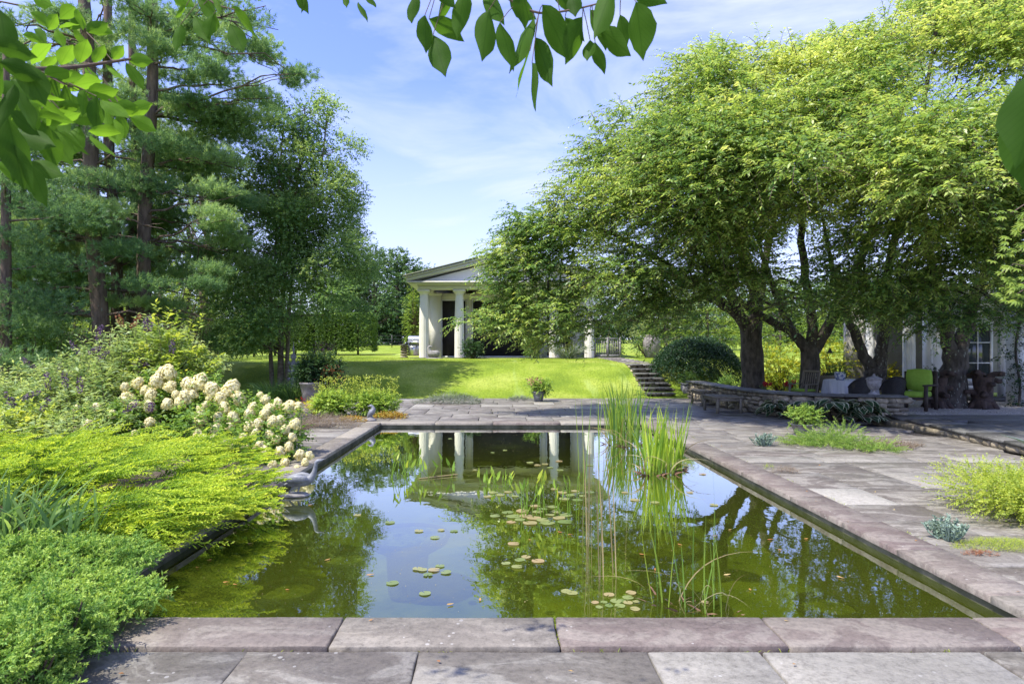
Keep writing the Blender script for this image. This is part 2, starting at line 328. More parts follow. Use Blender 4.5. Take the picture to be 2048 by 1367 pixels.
n2 = N(t, 'ShaderNodeTexNoise'); n2.inputs['Scale'].default_value = 14; n2.inputs['Detail'].default_value = 8; n2.inputs['Roughness'].default_value = .75
LL(tcx.outputs['Object'], n1.inputs['Vector']); LL(tcx.outputs['Object'], n2.inputs['Vector'])
rA = ramp(t, [(.34, (.12, .19, .02)), (.5, (.20, .28, .03)), (.66, (.31, .37, .07))]); LL(n1.outputs[0], rA.inputs[0])
rB = ramp(t, [(.34, (.5, .52, .5)), (.5, (1, 1, 1)), (.68, (1.45, 1.3, 1.3))]); LL(n2.outputs[0], rB.inputs[0])
xx = N(t, 'ShaderNodeMix', data_type='RGBA', blend_type='MULTIPLY'); xx.inputs[0].default_value = .9; LL(rA.outputs[0], xx.inputs[6]); LL(rB.outputs[0], xx.inputs[7])
# worn pale mower tracks running down the bank
mpw = N(t, 'ShaderNodeMapping'); mpw.inputs['Scale'].default_value = (1.3, .16, .16); mpw.inputs['Rotation'].default_value = (0, 0, -.18); LL(tcx.outputs['Object'], mpw.inputs[0])
n3 = N(t, 'ShaderNodeTexNoise'); n3.inputs['Scale'].default_value = 1.0; n3.inputs['Detail'].default_value = 4; LL(mpw.outputs[0], n3.inputs['Vector'])
r3 = ramp(t, [(.60, (0, 0, 0)), (.72, (.55, .55, .55))]); LL(n3.outputs[0], r3.inputs[0])
x3 = N(t, 'ShaderNodeMix', data_type='RGBA'); LL(r3.outputs[0], x3.inputs[0]); LL(xx.outputs[2], x3.inputs[6]); x3.inputs[7].default_value = (.36, .46, .16, 1)
pp = N(t, 'ShaderNodeBsdfPrincipled'); LL(x3.outputs[2], pp.inputs['Base Color']); pp.inputs['Roughness'].default_value = .9; pp.inputs['Specular IOR Level'].default_value = .1
bb = N(t, 'ShaderNodeBump'); bb.inputs['Strength'].default_value = .9; bb.inputs['Distance'].default_value = .03
n4 = N(t, 'ShaderNodeTexNoise'); n4.inputs['Scale'].default_value = 30; n4.inputs['Detail'].default_value = 6; LL(tcx.outputs['Object'], n4.inputs['Vector']); LL(n4.outputs[0], bb.inputs['Height']); LL(bb.outputs[0], pp.inputs['Normal'])
oo = N(t, 'ShaderNodeOutputMaterial'); LL(pp.outputs[0], oo.inputs[0])
xs = np.concatenate([np.linspace(-400, -45, 10), np.arange(-40, -12, 2), np.arange(-12, 16, .4), np.arange(16, 44, 2), np.linspace(48, 400, 10)])
ys = np.concatenate([np.linspace(-60, -4, 6), np.arange(-3, 20, 1.), np.arange(20, 31, .25), np.arange(31, 70, 2), np.linspace(75, 600, 12)])
V, Fq = grid_mesh(xs, ys, ground_h)
struct(MB().add(V, Fq).build('ground', gm, smooth=True), 'bright green mown lawn rising as a bank to the field')
# pool basin
g = MB(); zb = -.78
x0, x1, y0, y1 = PX0-.03, PX1+.03, PY0-.03, PY1+.03
algae = mat('algae', (.055, .085, .006), (.19, .23, .014), .9, 2.2, c3=(.11, .155, .009), bump=.3, detail=9, lo=.3, hi=.7)
wallm = mat('pool wall', (.045, .047, .025), (.12, .115, .08), .9, 5, c3=(.075, .075, .05))
nx, ny = 40, 60
V, Fq = grid_mesh(np.linspace(x0, x1, nx), np.linspace(y0, y1, ny), lambda x, y: zb+.05*sin(x*2.3+y)*sin(y*1.7))
struct(MB().add(V, Fq).build('pool_floor', algae, smooth=True))
for (a, b) in (((x0, y0), (x1, y0)), ((x1, y0), (x1, y1)), ((x1, y1), (x0, y1)), ((x0, y1), (x0, y0))):
    g.add([[a[0], a[1], -.9], [b[0], b[1], -.9], [b[0], b[1], -.047], [a[0], a[1], -.047]], [[0, 1, 2, 3]])
struct(g.build('pool_wall', wallm))
# water
wm, t = newmat('pond water'); LL = t.links.new
tcx = N(t, 'ShaderNodeTexCoord'); mpw = N(t, 'ShaderNodeMapping'); mpw.inputs['Scale'].default_value = (1, .6, 1); LL(tcx.outputs['Object'], mpw.inputs[0])
nw = N(t, 'ShaderNodeTexNoise'); nw.inputs['Scale'].default_value = 5; nw.inputs['Detail'].default_value = 3; LL(mpw.outputs[0], nw.inputs['Vector'])
bw = N(t, 'ShaderNodeBump'); bw.inputs['Strength'].default_value = .10; bw.inputs['Distance'].default_value = .01; LL(nw.outputs[0], bw.inputs['Height'])
gl = N(t, 'ShaderNodeBsdfGlossy'); gl.inputs['Roughness'].default_value = .012; gl.inputs['Color'].default_value = (.93, .96, .93, 1); LL(bw.outputs[0], gl.inputs['Normal'])
tp = N(t, 'ShaderNodeBsdfTransparent'); tp.inputs[0].default_value = (.80, .86, .46, 1)
df = N(t, 'ShaderNodeBsdfDiffuse'); df.inputs[0].default_value = (.075, .095, .010, 1)      # suspended algae
mz = N(t, 'ShaderNodeMixShader'); mz.inputs[0].default_value = .40; LL(tp.outputs[0], mz.inputs[1]); LL(df.outputs[0], mz.inputs[2])
fr = N(t, 'ShaderNodeFresnel'); fr.inputs['IOR'].default_value = 1.33
fm = N(t, 'ShaderNodeMath', operation='MULTIPLY_ADD'); fm.use_clamp = True; LL(fr.outputs[0], fm.inputs[0]); fm.inputs[1].default_value = 2.0; fm.inputs[2].default_value = .08
ms = N(t, 'ShaderNodeMixShader'); LL(fm.outputs[0], ms.inputs[0]); LL(mz.outputs[0], ms.inputs[1]); LL(gl.outputs[0], ms.inputs[2])
oo = N(t, 'ShaderNodeOutputMaterial'); LL(ms.outputs[0], oo.inputs[0])
struct(MB().add([[x0, y0, WZ], [x1, y0, WZ], [x1, y1, WZ], [x0, y1, WZ]], [[0, 1, 2, 3]]).build('pond_water', wm))
# ============================================================ PAVING
def slab(mb, x0, x1, y0, y1, z, t, gap=.008, wob=.003, skew=0):
    x0 += gap; x1 -= gap; y0 += gap; y1 -= gap
    P = []
    def edge(ax, ay, bx, by):
        n = max(2, int(math.hypot(bx-ax, by-ay)/.11))
        for i in range(n): P.append((ax+(bx-ax)*i/n+rng.uniform(-wob, wob), ay+(by-ay)*i/n+rng.uniform(-wob, wob)))
    edge(x0, y0, x1, y0); edge(x1, y0, x1+skew, y1); edge(x1+skew, y1, x0+skew, y1); edge(x0+skew, y1, x0, y0)
    P = np.array(P); n = len(P); c = P.mean(0); dz = rng.uniform(-.0025, .0025)
    Pi = c+(P-c)*(1-.010/np.maximum(np.linalg.norm(P-c, axis=1, keepdims=True), .01))
    V = np.concatenate([np.c_[Pi, np.full(n, z+dz)], np.c_[P, np.full(n, z+dz-.007)], np.c_[P, np.full(n, z-t)]])
    r = rng.uniform(0, 1); i = np.arange(n); j = (i+1) % n
    base = mb.n
    mb.add(V, np.arange(n), r)
    F2 = np.concatenate([np.stack([i+n, j+n, j, i], -1), np.stack([i+2*n, j+2*n, j+n, i+n], -1)])
    mb.F.append(F2+base); mb.R.append(np.full(len(F2), r))
def ashlar(mb, X0, X1, Y0, Y1, z, t, keep=lambda x, y: True):
    y = Y0
    while y < Y1-.05:
        h = rng.choice([.46, .61, .76, .9]); h = h if Y1-(y+h) > .3 else Y1-y
        x = X0
        while x < X1-.05:
            ww = rng.choice([.61, .76, .92, 1.1, 1.35]); ww = ww if X1-(x+ww) > .35 else X1-x
            if keep(x+ww/2, y+h/2):
                if h > .7 and ww > .7 and rng.random() < .3:
                    slab(mb, x, x+ww, y, y+h*.45, z, t); slab(mb, x, x+ww, y+h*.45, y+h, z, t)
                else: slab(mb, x, x+ww, y, y+h, z, t)
            x += ww
        y += h
cw = .38
cp = MB()
jx = [-3.4, -2.25, -.905, .32, 1.53, 2.76, 3.5]
for a, b in zip(jx[:-1], jx[1:]): slab(cp, a, b, PY0-.365, PY0, 0, .05, .005, .004)
yy = PY0
for L_ in (.32, .93, .79, 1.01, 1.35, 1.2, 1.3, 1.1, 1.9):
    slab(cp, PX1, PX1+cw, yy, min(yy+L_, PY1), 0, .05, .004); yy += L_
    if yy > PY1: break
yy = PY0
while yy < PY1-.1:
    L_ = min(rng.uniform(1, 1.6), PY1-yy); L_ = L_ if PY1-yy-L_ > .4 else PY1-yy
    slab(cp, PX0-cw, PX0, yy, yy+L_, 0, .05, .004); yy += L_
xx_ = PX0-cw
while xx_ < PX1+cw-.1:
    L_ = min(rng.uniform(1.1, 1.6), PX1+cw-xx_); L_ = L_ if PX1+cw-xx_-L_ > .4 else PX1+cw-xx_
    slab(cp, xx_, xx_+L_, PY1, PY1+cw, 0, .05, .004); xx_ += L_
struct(cp.build('pool_coping', M['coping']), 'purple grey slate coping framing the pond')
fl = MB()
ya, yb = 2.38, PY0-.365-.038
jj = [-3.6, -2.5, -1.31, -.414, .777, 1.36, 2.5, 3.6]
for a, b in zip(jj[:-1], jj[1:]): slab(fl, a, b, ya, yb, -.006, .05, .004, .004, skew=rng.uniform(-.02, .02))
ashlar(fl, -4, 5, -2.2, ya, -.008, .05)
ashlar(fl, PX1+cw, 8.2, 2.38, 21, -.004, .05, keep=lambda x, y: not (x > 7.9 and y < 13.6))
ashlar(fl, -2.5, PX1+cw, PY1+cw, 20.95, -.004, .05)
ashlar(fl, -7.5, -2.5, 13.9, 20.6, -.004, .05, keep=lambda x, y: x > -3.0-(y-13)*.55 )
ashlar(fl, -4.8, PX0-cw, 8.2, 13.9, -.004, .05, keep=lambda x, y: x > -4.1)
struct(fl.build('patio', M['flag']), 'weathered bluestone patio paving around the pond')
# bedding below slabs (dark joints)
bd = MB()
for (a, b, c_, d) in ((-4.8, 8.3, -2.5, PY0-.04), (PX1+.04, 8.3, PY0-.04, 21), (-5.6, PX0-.04, PY0-.04, 20.6), (PX0-.04, PX1+.04, PY1+.04, 21)):
    zz_ = -.072 if c_ < 0 and b > 8 else -.045
    bd.add([[a, c_, zz_], [b, c_, zz_], [b, d, zz_], [a, d, zz_]], [[0, 1, 2, 3]])
struct(bd.build('joint_bed', M['joint']))
tr = MB()
def edge_x(y): return 7.85+(y-9.3)*.16
ashlar(tr, 7.6, 19, 3.0, 13.8, .15, .06, keep=lambda x, y: x > edge_x(y)+.55)
yy = 3.0
while yy < 13.8:
    L_ = rng.uniform(.7, 1.2); x_ = edge_x(yy); x2_ = edge_x(yy+L_)
    V = np.array([[x_, yy+.006, 0], [x_+.75, yy+.006, 0], [x2_+.75, yy+L_-.006, 0], [x2_, yy+L_-.006, 0]]); r = rng.random()
    Vt = V+[0, 0, .155]; Vb = V+[0, 0, .105]
    tr.add(np.concatenate([Vt, Vb]), [[0, 1, 2, 3], [7, 6, 5, 4], [0, 4, 5, 1], [1, 5, 6, 2], [2, 6, 7, 3], [3, 7, 4, 0]], r)
    yy += L_
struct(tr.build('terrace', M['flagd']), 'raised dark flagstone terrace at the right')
sb = MB()
yy = 3.0
while yy < 13.9:
    L_ = rng.uniform(.15, .4); sb.stone((edge_x(yy+L_/2)+.12, yy+L_/2, .045), (.2, L_*1.02, .13), r=rng.random(), jit=.08); yy += L_
xx_ = edge_x(13.8)
sb.box(8.2, 19, 2.9, 14, -.04, .09)
struct(sb.build('terrace_base', M['wallstone']))
V, Fq = grid_mesh(np.linspace(8.4, 22, 40), np.linspace(13.8, 18.6, 20), lambda x, y: .10+.015*sin(x*3+y*2))
struct(MB().add(V, Fq).build('gravel_bed', M['gravel'], smooth=True), 'pale pea gravel between the terrace and the house')
V, Fq = grid_mesh(np.linspace(6.8, 16, 30), np.linspace(14.6, 26.5, 30), lambda x, y: .02+.02*sin(x*2)*sin(y*1.3) if x > 8.5 or y > 14.6 else .02)
struct(MB().add(V, Fq).build('courtyard_floor', M['soil'], smooth=True))
gs = MB()
n_ = 2600; q = np.c_[rng.uniform(8.6, 17, n_), rng.uniform(13.9, 17.5, n_)]
for k in range(n_):
    s_ = rng.uniform(.012, .026); a = rng.uniform(0, 6.28)
    ca, sa = cos(a)*s_, sin(a)*s_*.7; z_ = .10+.015*sin(q[k, 0]*3+q[k, 1]*2)
    c = np.array([q[k, 0], q[k, 1], z_])
    gs.add([c+[ca, sa, .0], c+[-sa, ca, 0], c+[-ca, -sa, 0], c+[sa, -ca, 0], c+[0, 0, s_*.8]], [[0, 1, 4], [1, 2, 4], [2, 3, 4], [3, 0, 4]], rng.random())
tag(gs.build('gravel', mat('pebbles', (.3, .26, .2), (.55, .5, .43), .9, 9, usernd=.4)), 'loose pale pebbles under the right hand trees', 'gravel', kind='stuff')
# planting bed left of the pond
V, Fq = grid_mesh(np.linspace(-14, PX0-cw-.01, 40), np.linspace(1.0, 13.8, 50), lambda x, y: -.035+.09*sm((-2.97-x)/1.5) if not (x > -4.1 and y > 9.9) and not (x > -4.0 and y < 2.9) else -.08)
struct(MB().add(V, Fq).build('planting_bed', M['soil'], smooth=True), 'dark soil bed left of the pond')
# ============================================================ STEPS, PATH
st = thing('stone_steps', 'flight of dark slate steps climbing the lawn bank on the right', 'steps', (5.6, 21, 0))
for k in range(7):
    y_ = 21.05+k*.46; z_ = .153*(k+1)
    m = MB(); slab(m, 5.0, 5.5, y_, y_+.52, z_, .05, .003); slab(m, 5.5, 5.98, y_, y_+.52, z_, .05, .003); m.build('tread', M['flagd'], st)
    m = MB()
    xq = 4.98
    while xq < 5.85:
        l_ = rng.uniform(.2, .45); m.stone((xq+l_/2, y_+.28, z_-.10), (l_, .36, .1), r=rng.random(), jit=.06); xq += l_
    m.build('riser', M['wallstone'], st)
pa = MB(); yy = 24.27
while yy < 29.6:
    xo = -.32*sm((yy-24.3)/5); slab(pa, 4.98+xo, 5.5+xo, yy, yy+.7, gz(5.3, yy+.35)+.03, .05, .004); slab(pa, 5.5+xo, 6.05+xo, yy, yy+.7, gz(5.3, yy+.35)+.03, .05, .004); yy += .7
struct(pa.build('path', M['flag']), 'slate path from the head of the steps to the pavilion')
# short grass blades along the bank
def blades(mb, P, D, L_, W, bend=.3, seg=3, r=None, curl=None):
    """tapering ribbon blades; P,D (n,3)"""
    n = len(P); D = nrm(D); S = nrm(np.cross(D, rng.normal(size=(n, 3)))); Bn = nrm(np.cross(S, D)); out = nrm(D*[1, 1, 0]+rng.normal(0, .3, (n, 3))*[1, 1, 0])
    L_ = np.broadcast_to(L_, (n,))[:, None]; W = np.broadcast_to(W, (n,))[:, None]; bend = np.broadcast_to(bend, (n,))[:, None]
    R = rng.uniform(0, 1, n) if r is None else r
    Vs = []
    for k in range(seg+1):
        t = k/seg; c = P+D*L_*t+(out*.6-np.array([0, 0, .55]))*bend*L_*t**2.2
        ww = W*.5*min(1, (1-t)*2.2)**.8*(.6+.4*min(1, t*4))
        if k < seg: Vs += [c-S*ww, c+S*ww]
        else: Vs += [c]
    V = np.stack(Vs, 1); m = V.shape[1]
    fq = []; base = np.arange(n)[:, None]*m
    for k in range(seg-1): fq.append(base+np.array([[2*k, 2*k+1, 2*k+3, 2*k+2]]))
    b0 = mb.n
    mb.V.append(V.reshape(-1, 3)); mb.n += n*m
    if fq: Fq_ = np.concatenate(fq); mb.F.append(Fq_+b0); mb.R.append(np.tile(R, seg-1))
    mb.F.append(base+np.array([[2*seg-2, 2*seg-1, 2*seg]])+b0); mb.R.append(R)
n_ = 70000
q = np.c_[rng.uniform(-9.5, 7.2, n_), 20.85+9*rng.random(n_)**1.5]
q = q[~((q[:, 0] > 4.97) & (q[:, 0] < 6.0))]
P = np.array([[a, b, gz(a, b)-.005] for a, b in q])
mb = MB(); blades(mb, P, rng.normal(0, .35, P.shape)+[0, 0, 1], rng.uniform(.03, .065, len(P)), .012, .3, 1)
tag(mb.build('grass', M['grass']), 'short mown grass on the lawn bank', 'grass', kind='stuff')
# ============================================================ RUBBLE WALL
wl = thing('stone_wall', 'low curved fieldstone wall with flat dark cap behind the benches', 'garden wall', (6.6, 15.5, 0))
path = np.array([(6.55, 21.0), (6.5, 19.5), (6.45, 18.0), (6.45, 16.8), (6.6, 15.7), (7.0, 14.85), (7.6, 14.35), (8.3, 14.1), (9.0, 13.95)])
# resample
d = np.r_[0, np.cumsum(np.linalg.norm(np.diff(path, axis=0), axis=1))]; tot = d[-1]
def wp(s): return np.array([np.interp(s, d, path[:, 0]), np.interp(s, d, path[:, 1])])
m = MB()
for row in range(5):
    s = rng.uniform(0, .15)
    while s < tot:
        l_ = rng.uniform(.12, .38); c = wp(min(s+l_/2, tot)); tg = wp(min(tot, s+l_/2+.1))-wp(max(0, s+l_/2-.1)); tg /= np.linalg.norm(tg)
        nn = np.array([tg[1], -tg[0]])*-1
        for sd_ in (-1, 1):
            if sd_ == 1 and row > 20: continue
            cc = c+np.array([tg[1], -tg[0]])*.13*sd_
            m.stone((cc[0]+rng.uniform(-.015, .015), cc[1]+rng.uniform(-.015, .015), .055+row*.1+rng.uniform(-.025, .025)), (l_*1.04, .2, .10+rng.uniform(-.03, .06)), rot=math.atan2(tg[1], tg[0])+rng.uniform(-.08, .08), r=rng.random(), jit=.13, p=4.5)
        s += l_
m.build('stonework', M['wallstone'], wl, smooth=False)
m = MB(); k = 40; ss = np.linspace(0, tot-.05, k)
c = np.array([wp(s) for s in ss]); tg = nrm(np.gradient(c, axis=0)); nr = np.c_[tg[:, 1], -tg[:, 0]]
for i in range(k-1):
    a, b, a2, b2 = c[i]-nr[i]*.15, c[i]+nr[i]*.15, c[i+1]-nr[i+1]*.15, c[i+1]+nr[i+1]*.15
    Vv = [[*a, .0], [*b, .0], [*b2, .0], [*a2, .0], [*a, .5], [*b, .5], [*b2, .5], [*a2, .5]]
    m.add(Vv, [[4, 5, 6, 7], [0, 1, 5, 4], [2, 3, 7, 6], [1, 2, 6, 5], [3, 0, 4, 7]])
m.build('core', M['mortar'], wl)
m = MB()
s = -.05
while s < tot+.02:
    l_ = min(rng.uniform(.5, .8), tot+.06-s); n2_ = 5; q = np.linspace(s+.004, s+l_-.004, n2_); r = rng.random()
    A = []; B = []
    for u in q:
        c_ = wp(min(max(u, 0), tot)); tg_ = wp(min(tot, u+.12))-wp(max(0, u-.12)); tg_ /= np.linalg.norm(tg_)
        c_ = c_+tg_*(u-min(max(u, 0), tot)); n_v = np.array([tg_[1], -tg_[0]]); A.append(c_-n_v*.27); B.append(c_+n_v*.27)
    ring = np.array(A+B[::-1]); n3_ = len(ring)
    Vv = np.concatenate([np.c_[ring, np.full(n3_, .575)], np.c_[ring, np.full(n3_, .525)]])
    i = np.arange(n3_); j = (i+1) % n3_; b0 = m.n
    m.add(Vv, np.arange(n3_), r); F2 = np.stack([i, i+n3_, j+n3_, j], -1); m.F.append(F2+b0); m.R.append(np.full(n3_, r)); m.F.append((np.arange(n3_)[::-1]+n3_)[None]+b0); m.R.append(np.array([r]))
    s += l_
    if l_ < .05: break
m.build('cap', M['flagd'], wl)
# ============================================================ PAVILION
PY = 29.9; PB = 1.27
pv = thing('pavilion', 'cream temple fronted pavilion with doric columns beyond the lawn bank', 'pavilion', (.35, PY, PB))
cx = .35; colx = [-3.63, -1.93, 2.62, 4.32]; CH = 3.25
def column(mb, r0, r1, h, n=40, fl=.06, nf=20, base=(0, 0, 0)):
    pr = [(r0, 0), (r0*.99, h*.3), (r0*.95, h*.6), (r1, h*.92)]
    mb.lathe(pr, n*3, base, fl=fl, nf=nf)
for x in colx:
    m = MB(); column(m, .235, .19, CH, base=(x, PY, PB)); o = m.build('column', M['cream'], pv, smooth=False)
    m = MB(); z = PB+CH*.92-.001; m.lathe([(.19, 0), (.205, .03), (.20, .05), (.22, .07), (.255, .12), (.27, .15)], 40, (x, PY, z)); m.box(x-.29, x+.29, PY-.29, PY+.29, z+.151, z+.262); m.build('capital', M['cream'], o)
m = MB(); m.box(cx-4.6, cx+4.6, PY-.55, PY+9, PB-.6, PB-.002); m.build('plinth', M['cream'], pv)
zt = PB+CH+.012
m = MB()
m.box(cx-4.25, cx+4.25, PY-.28, PY+.28, zt, zt+.17); m.box(cx-4.29, cx+4.29, PY-.32, PY+.32, zt+.172, zt+.21)
m.box(cx-4.25, cx-3.7, PY+.285, PY+8.6, zt, zt+.2); m.box(cx+3.7, cx+4.25, PY+.285, PY+8.6, zt, zt+.2)
m.build('entablature', M['cream'], pv)
m = MB(); m.box(cx-4.62, cx+4.62, PY-.62, PY+8.9, zt+.212, zt+.27); m.box(cx-4.72, cx+4.72, PY-.72, PY+9, zt+.272, zt+.33)
m.build('cornice', M['cream'], pv)
ze = zt+.35; za = ze+4.6*.245
m = MB(); m.add([[cx-4.3, PY-.25, ze-.02], [cx+4.3, PY-.25, ze-.02], [cx, PY-.25, za-.04]], [[0, 1, 2]]); m.build('pediment', M['white'], pv)
m = MB()
for sgn in (-1, 1):
    for (o1, o2, yf, h0, h1) in ((4.72, 0, PY-.72, -.02, .13), (4.78, 0, PY-.80, .132, .20)):
        ya_, yb_ = yf, PY-.02
        V = []
        for (xx1, zz1) in ((cx+sgn*o1, ze+h0), (cx, za+h0+.02*0+(o1-4.6)*.245), (cx, za+h1+(o1-4.6)*.245), (cx+sgn*o1, ze+h1)):
            V += [[xx1, ya_, zz1], [xx1, yb_, zz1]]
        m.add(V, [[0, 2, 4, 6], [1, 7, 5, 3], [0, 1, 3, 2], [4, 5, 7, 6], [6, 7, 1, 0]])
m.build('raking_cornice', M['cream'], pv)
m = MB(); m.add([[cx-4.85, PY-.85, ze+.20], [cx-4.85, PY+9.1, ze+.20], [cx, PY-.85, za+.28], [cx, PY+9.1, za+.28], [cx+4.85, PY-.85, ze+.20], [cx+4.85, PY+9.1, ze+.20],
    [cx-4.85, PY-.85, ze+.25], [cx-4.85, PY+9.1, ze+.25], [cx, PY-.85, za+.33], [cx, PY+9.1, za+.33], [cx+4.85, PY-.85, ze+.25], [cx+4.85, PY+9.1, ze+.25]],
    [[0, 1, 3, 2], [2, 3, 5, 4], [6, 8, 9, 7], [8, 10, 11, 9], [0, 2, 8, 6], [2, 4, 10, 8], [0, 6, 7, 1], [4, 5, 11, 10]]); m.build('roof', M['roof'], pv)
# rear wall of the porch with dark openings framed in white
yb_ = PY+1.9
m = MB(); m.box(cx-4.25, cx-3.35, yb_, yb_+.2, PB, zt); m.box(cx+3.35, cx+4.25, yb_, yb_+.2, PB, zt); m.box(cx-3.35, cx+3.35, yb_, yb_+.2, zt-.3, zt)
for x in (-1.9, 1.9): m.box(cx+x-.12, cx+x+.12, yb_-.02, yb_+.2, PB, zt-.31)
m.box(cx-4.22, cx-4.05, yb_+.21, PY+8.5, PB, zt); m.box(cx+4.05, cx+4.22, yb_+.21, PY+8.5, PB, zt)
m.build('porch_wall', M['cream'], pv)
for x in (cx-3.6, cx+3.6): m = MB(); m.box(x-.27, x+.27, yb_-.12, yb_-.002, PB, zt-.12); m.box(x-.32, x+.32, yb_-.16, yb_-.002, zt-.119, zt-.002); m.build('pilaster', M['cream'], pv)
m = MB(); m.box(cx-4.04, cx+4.04, yb_+5.4, yb_+5.6, PB, zt); m.box(cx-4.03, cx-3.9, yb_+.3, yb_+5.39, PB, zt-.004); m.box(cx+3.9, cx+4.03, yb_+.3, yb_+5.39, PB, zt-.004); m.box(cx-3.89, cx+3.89, yb_+.22, yb_+5.38, zt-.03, zt-.006); m.build('interior', M['dark'], pv)
for a, b in ((-3.34, -2.03), (-1.77, 1.77), (2.03, 3.34)):
    m = MB(); m.box(cx+a, cx+b, yb_+.06, yb_+.09, PB+.07, zt-.37); o = m.build('screen_panel', M['dark'], pv)
    m = MB(); m.box(cx+a, cx+a+.06, yb_+.02, yb_+.055, PB+.06, zt-.31); m.box(cx+b-.06, cx+b, yb_+.02, yb_+.055, PB+.06, zt-.31); m.box(cx+a+.061, cx+b-.061, yb_+.021, yb_+.056, zt-.37, zt-.31); m.box(cx+a, cx+b, yb_+.0, yb_+.055, PB, PB+.058); m.build('frame', M['white'], o)
m = MB(); m.box(cx-4.6, cx+4.6, PY-.56, PY+1.85, PB-.001, PB+.0); m.build('porch_floor', M['flag'], pv)
# grill and pier
gr = thing('gas_grill', 'stainless gas grill with rounded lid beside the left pavilion column', 'grill', (-4.1, 30.2, 1.27))
gx0, gx1, gy, gb = -4.5, -3.55, 30.6, 1.29
MB().box(gx0, gx1, gy, gy+.6, gb+.06, gb+.66).build('cabinet', M['steel'], gr)
for a in (gx0+.03, (gx0+gx1)/2+.01):
    d_ = MB().box(a, a+.43, gy-.02, gy-.002, gb+.09, gb+.62).build('door', M['steel'], gr); MB().tube([[a+.07, gy-.05, gb+.54], [a+.36, gy-.05, gb+.54]], .012).build('handle', M['steel'], d_)
cp_ = MB().box(gx0-.02, gx1+.02, gy-.06, gy+.62, gb+.661, gb+.78).build('control_panel', M['steel'], gr)
for k in range(5):
    x = gx0+.12+k*.18; MB().tube([[x, gy-.06, gb+.72], [x, gy-.1, gb+.72]], .028, 12).build('knob', M['black'], cp_)
a = np.linspace(0, pi, 12); ring = np.c_[np.zeros(12), gy+.28-np.cos(a)*.3, gb+.785+np.sin(a)**.7*.27]
m = MB(); m.add(np.concatenate([ring+[gx0, 0, 0], ring+[gx1, 0, 0]]), [[i, i+1, i+13, i+12] for i in range(11)]); m.add(ring+[gx0, 0, 0], np.arange(12)); m.add(ring+[gx1, 0, 0], np.arange(12)[::-1]); o = m.build('lid', M['steel'], gr, smooth=False)
MB().tube([[gx0+.1, gy-.08, gb+.88], [gx1-.1, gy-.08, gb+.88]], .014).build('handle', M['steel'], o)
m = MB()
pr_ = thing('stone_pier', 'short rubble stone pier left of the gas grill', 'pier', (-4.75, 30.8, 1.27))
for k in range(5): m.stone((-4.72+rng.uniform(-.01, .01), 30.75, 1.29+k*.125), (.36, .5, .13), r=rng.random(), jit=.07)
m.build('stonework', M['wallstone'], pr_); MB().box(-4.93, -4.51, 30.45, 31.05, 1.865, 1.91).build('cap', M['flagd'], pr_)
# ============================================================ HOUSE at the right
hs = thing('house', 'white panelled garden house with glazed doors behind the rightmost tree', 'house', (14, 17.5, .1))
HY = 18.6; HB = .1; HT = 3.1
def hx(px, Y=HY): return (px-VX)/F_PX*Y
m = MB(); m.box(hx(1856), hx(1896), HY, HY+.25, HB, HT); m.box(hx(1896)+.003, hx(1930), HY+.12, HY+.3, HB, HT); m.box(hx(1930)+.003, hx(1994), HY+.1, HY+.25, 2.45, HT)
m.box(hx(2008), hx(2030), HY+.02, HY+.25, HB, HT); m.box(hx(2030)+.003, hx(2260), HY+.1, HY+.3, 2.4, HT); m.build('wall', M['white'], hs)
m = MB()
for px in (1862, 1892, 1900, 1926): m.box(hx(px)-.03, hx(px)+.03, HY-.03+(0.12 if px > 1895 else 0), HY-.003+(.12 if px > 1895 else 0), HB+.1, HT-.1)
m.build('panel_moulding', M['white'], hs)
def glazed(x0_, x1_, zb_, zt_, y, nx_, nz_):
    d_ = MB().box(x0_+.02, x1_-.02, y+.02, y+.035, zb_+.02, zt_-.02).build('glass_door', M['glass'], hs)
    m = MB(); b = .07
    m.box(x0_, x0_+b, y-.02, y+.018, zb_, zt_); m.box(x1_-b, x1_, y-.02, y+.018, zb_, zt_); m.box(x0_+b+.001, x1_-b-.001, y-.02, y+.018, zt_-b, zt_); m.box(x0_+b+.001, x1_-b-.001, y-.02, y+.018, zb_, zb_+b*2)
    for i in range(1, nx_): x = x0_+(x1_-x0_)*i/nx_; m.box(x-.015, x+.015, y-.012, y+.016, zb_+b*2+.001, zt_-b-.001)
    for i in range(1, nz_): z = zb_+(zt_-zb_)*i/nz_; m.box(x0_+b+.001, x1_-b-.001, y-.014, y+.014, z-.015, z+.015)
    m.build('frame', M['white'], d_)
glazed(hx(1932), hx(1992), HB+.5, 2.44, HY+.13, 2, 3)
MB().box(hx(1932), hx(1992), HY+.14, HY+.2, HB, HB+.495).build('kick_panel', M['greytrim'], hs)
glazed(hx(2032), hx(2110), HB+.12, 2.39, HY+.15, 2, 4)
MB().box(hx(1820), hx(2300), HY+3.4, HY+3.6, HB, HT-.004).build('back_wall', M['greytrim'], hs)
MB().box(hx(1850), hx(2300), HY-.3, HY+3.7, HT+.003, HT+.3).build('roof', M['white'], hs)
MB().box(hx(1925), hx(2110), HY-.45, HY-.003, HB-.02, HB+.12).build('threshold', M['flagd'], hs)
pg = thing('pergola', 'white fluted column pergola reaching from the garden house', 'pergola', (13, 18, .1))
for px, r_, Y in ((1818, .17, 18.4), (1740, .14, 21), (2038, .2, 16.9)):
    x = hx(px, Y)
    if r_ > .19: MB().box(x-.2, x+.2, Y-.2, Y+.2, .08, 2.9).build('post', M['white'], pg)
    else:
        m = MB(); column(m, r_, r_*.85, 3.0, 30, base=(x, Y, .1)); m.build('column', M['white'], pg)
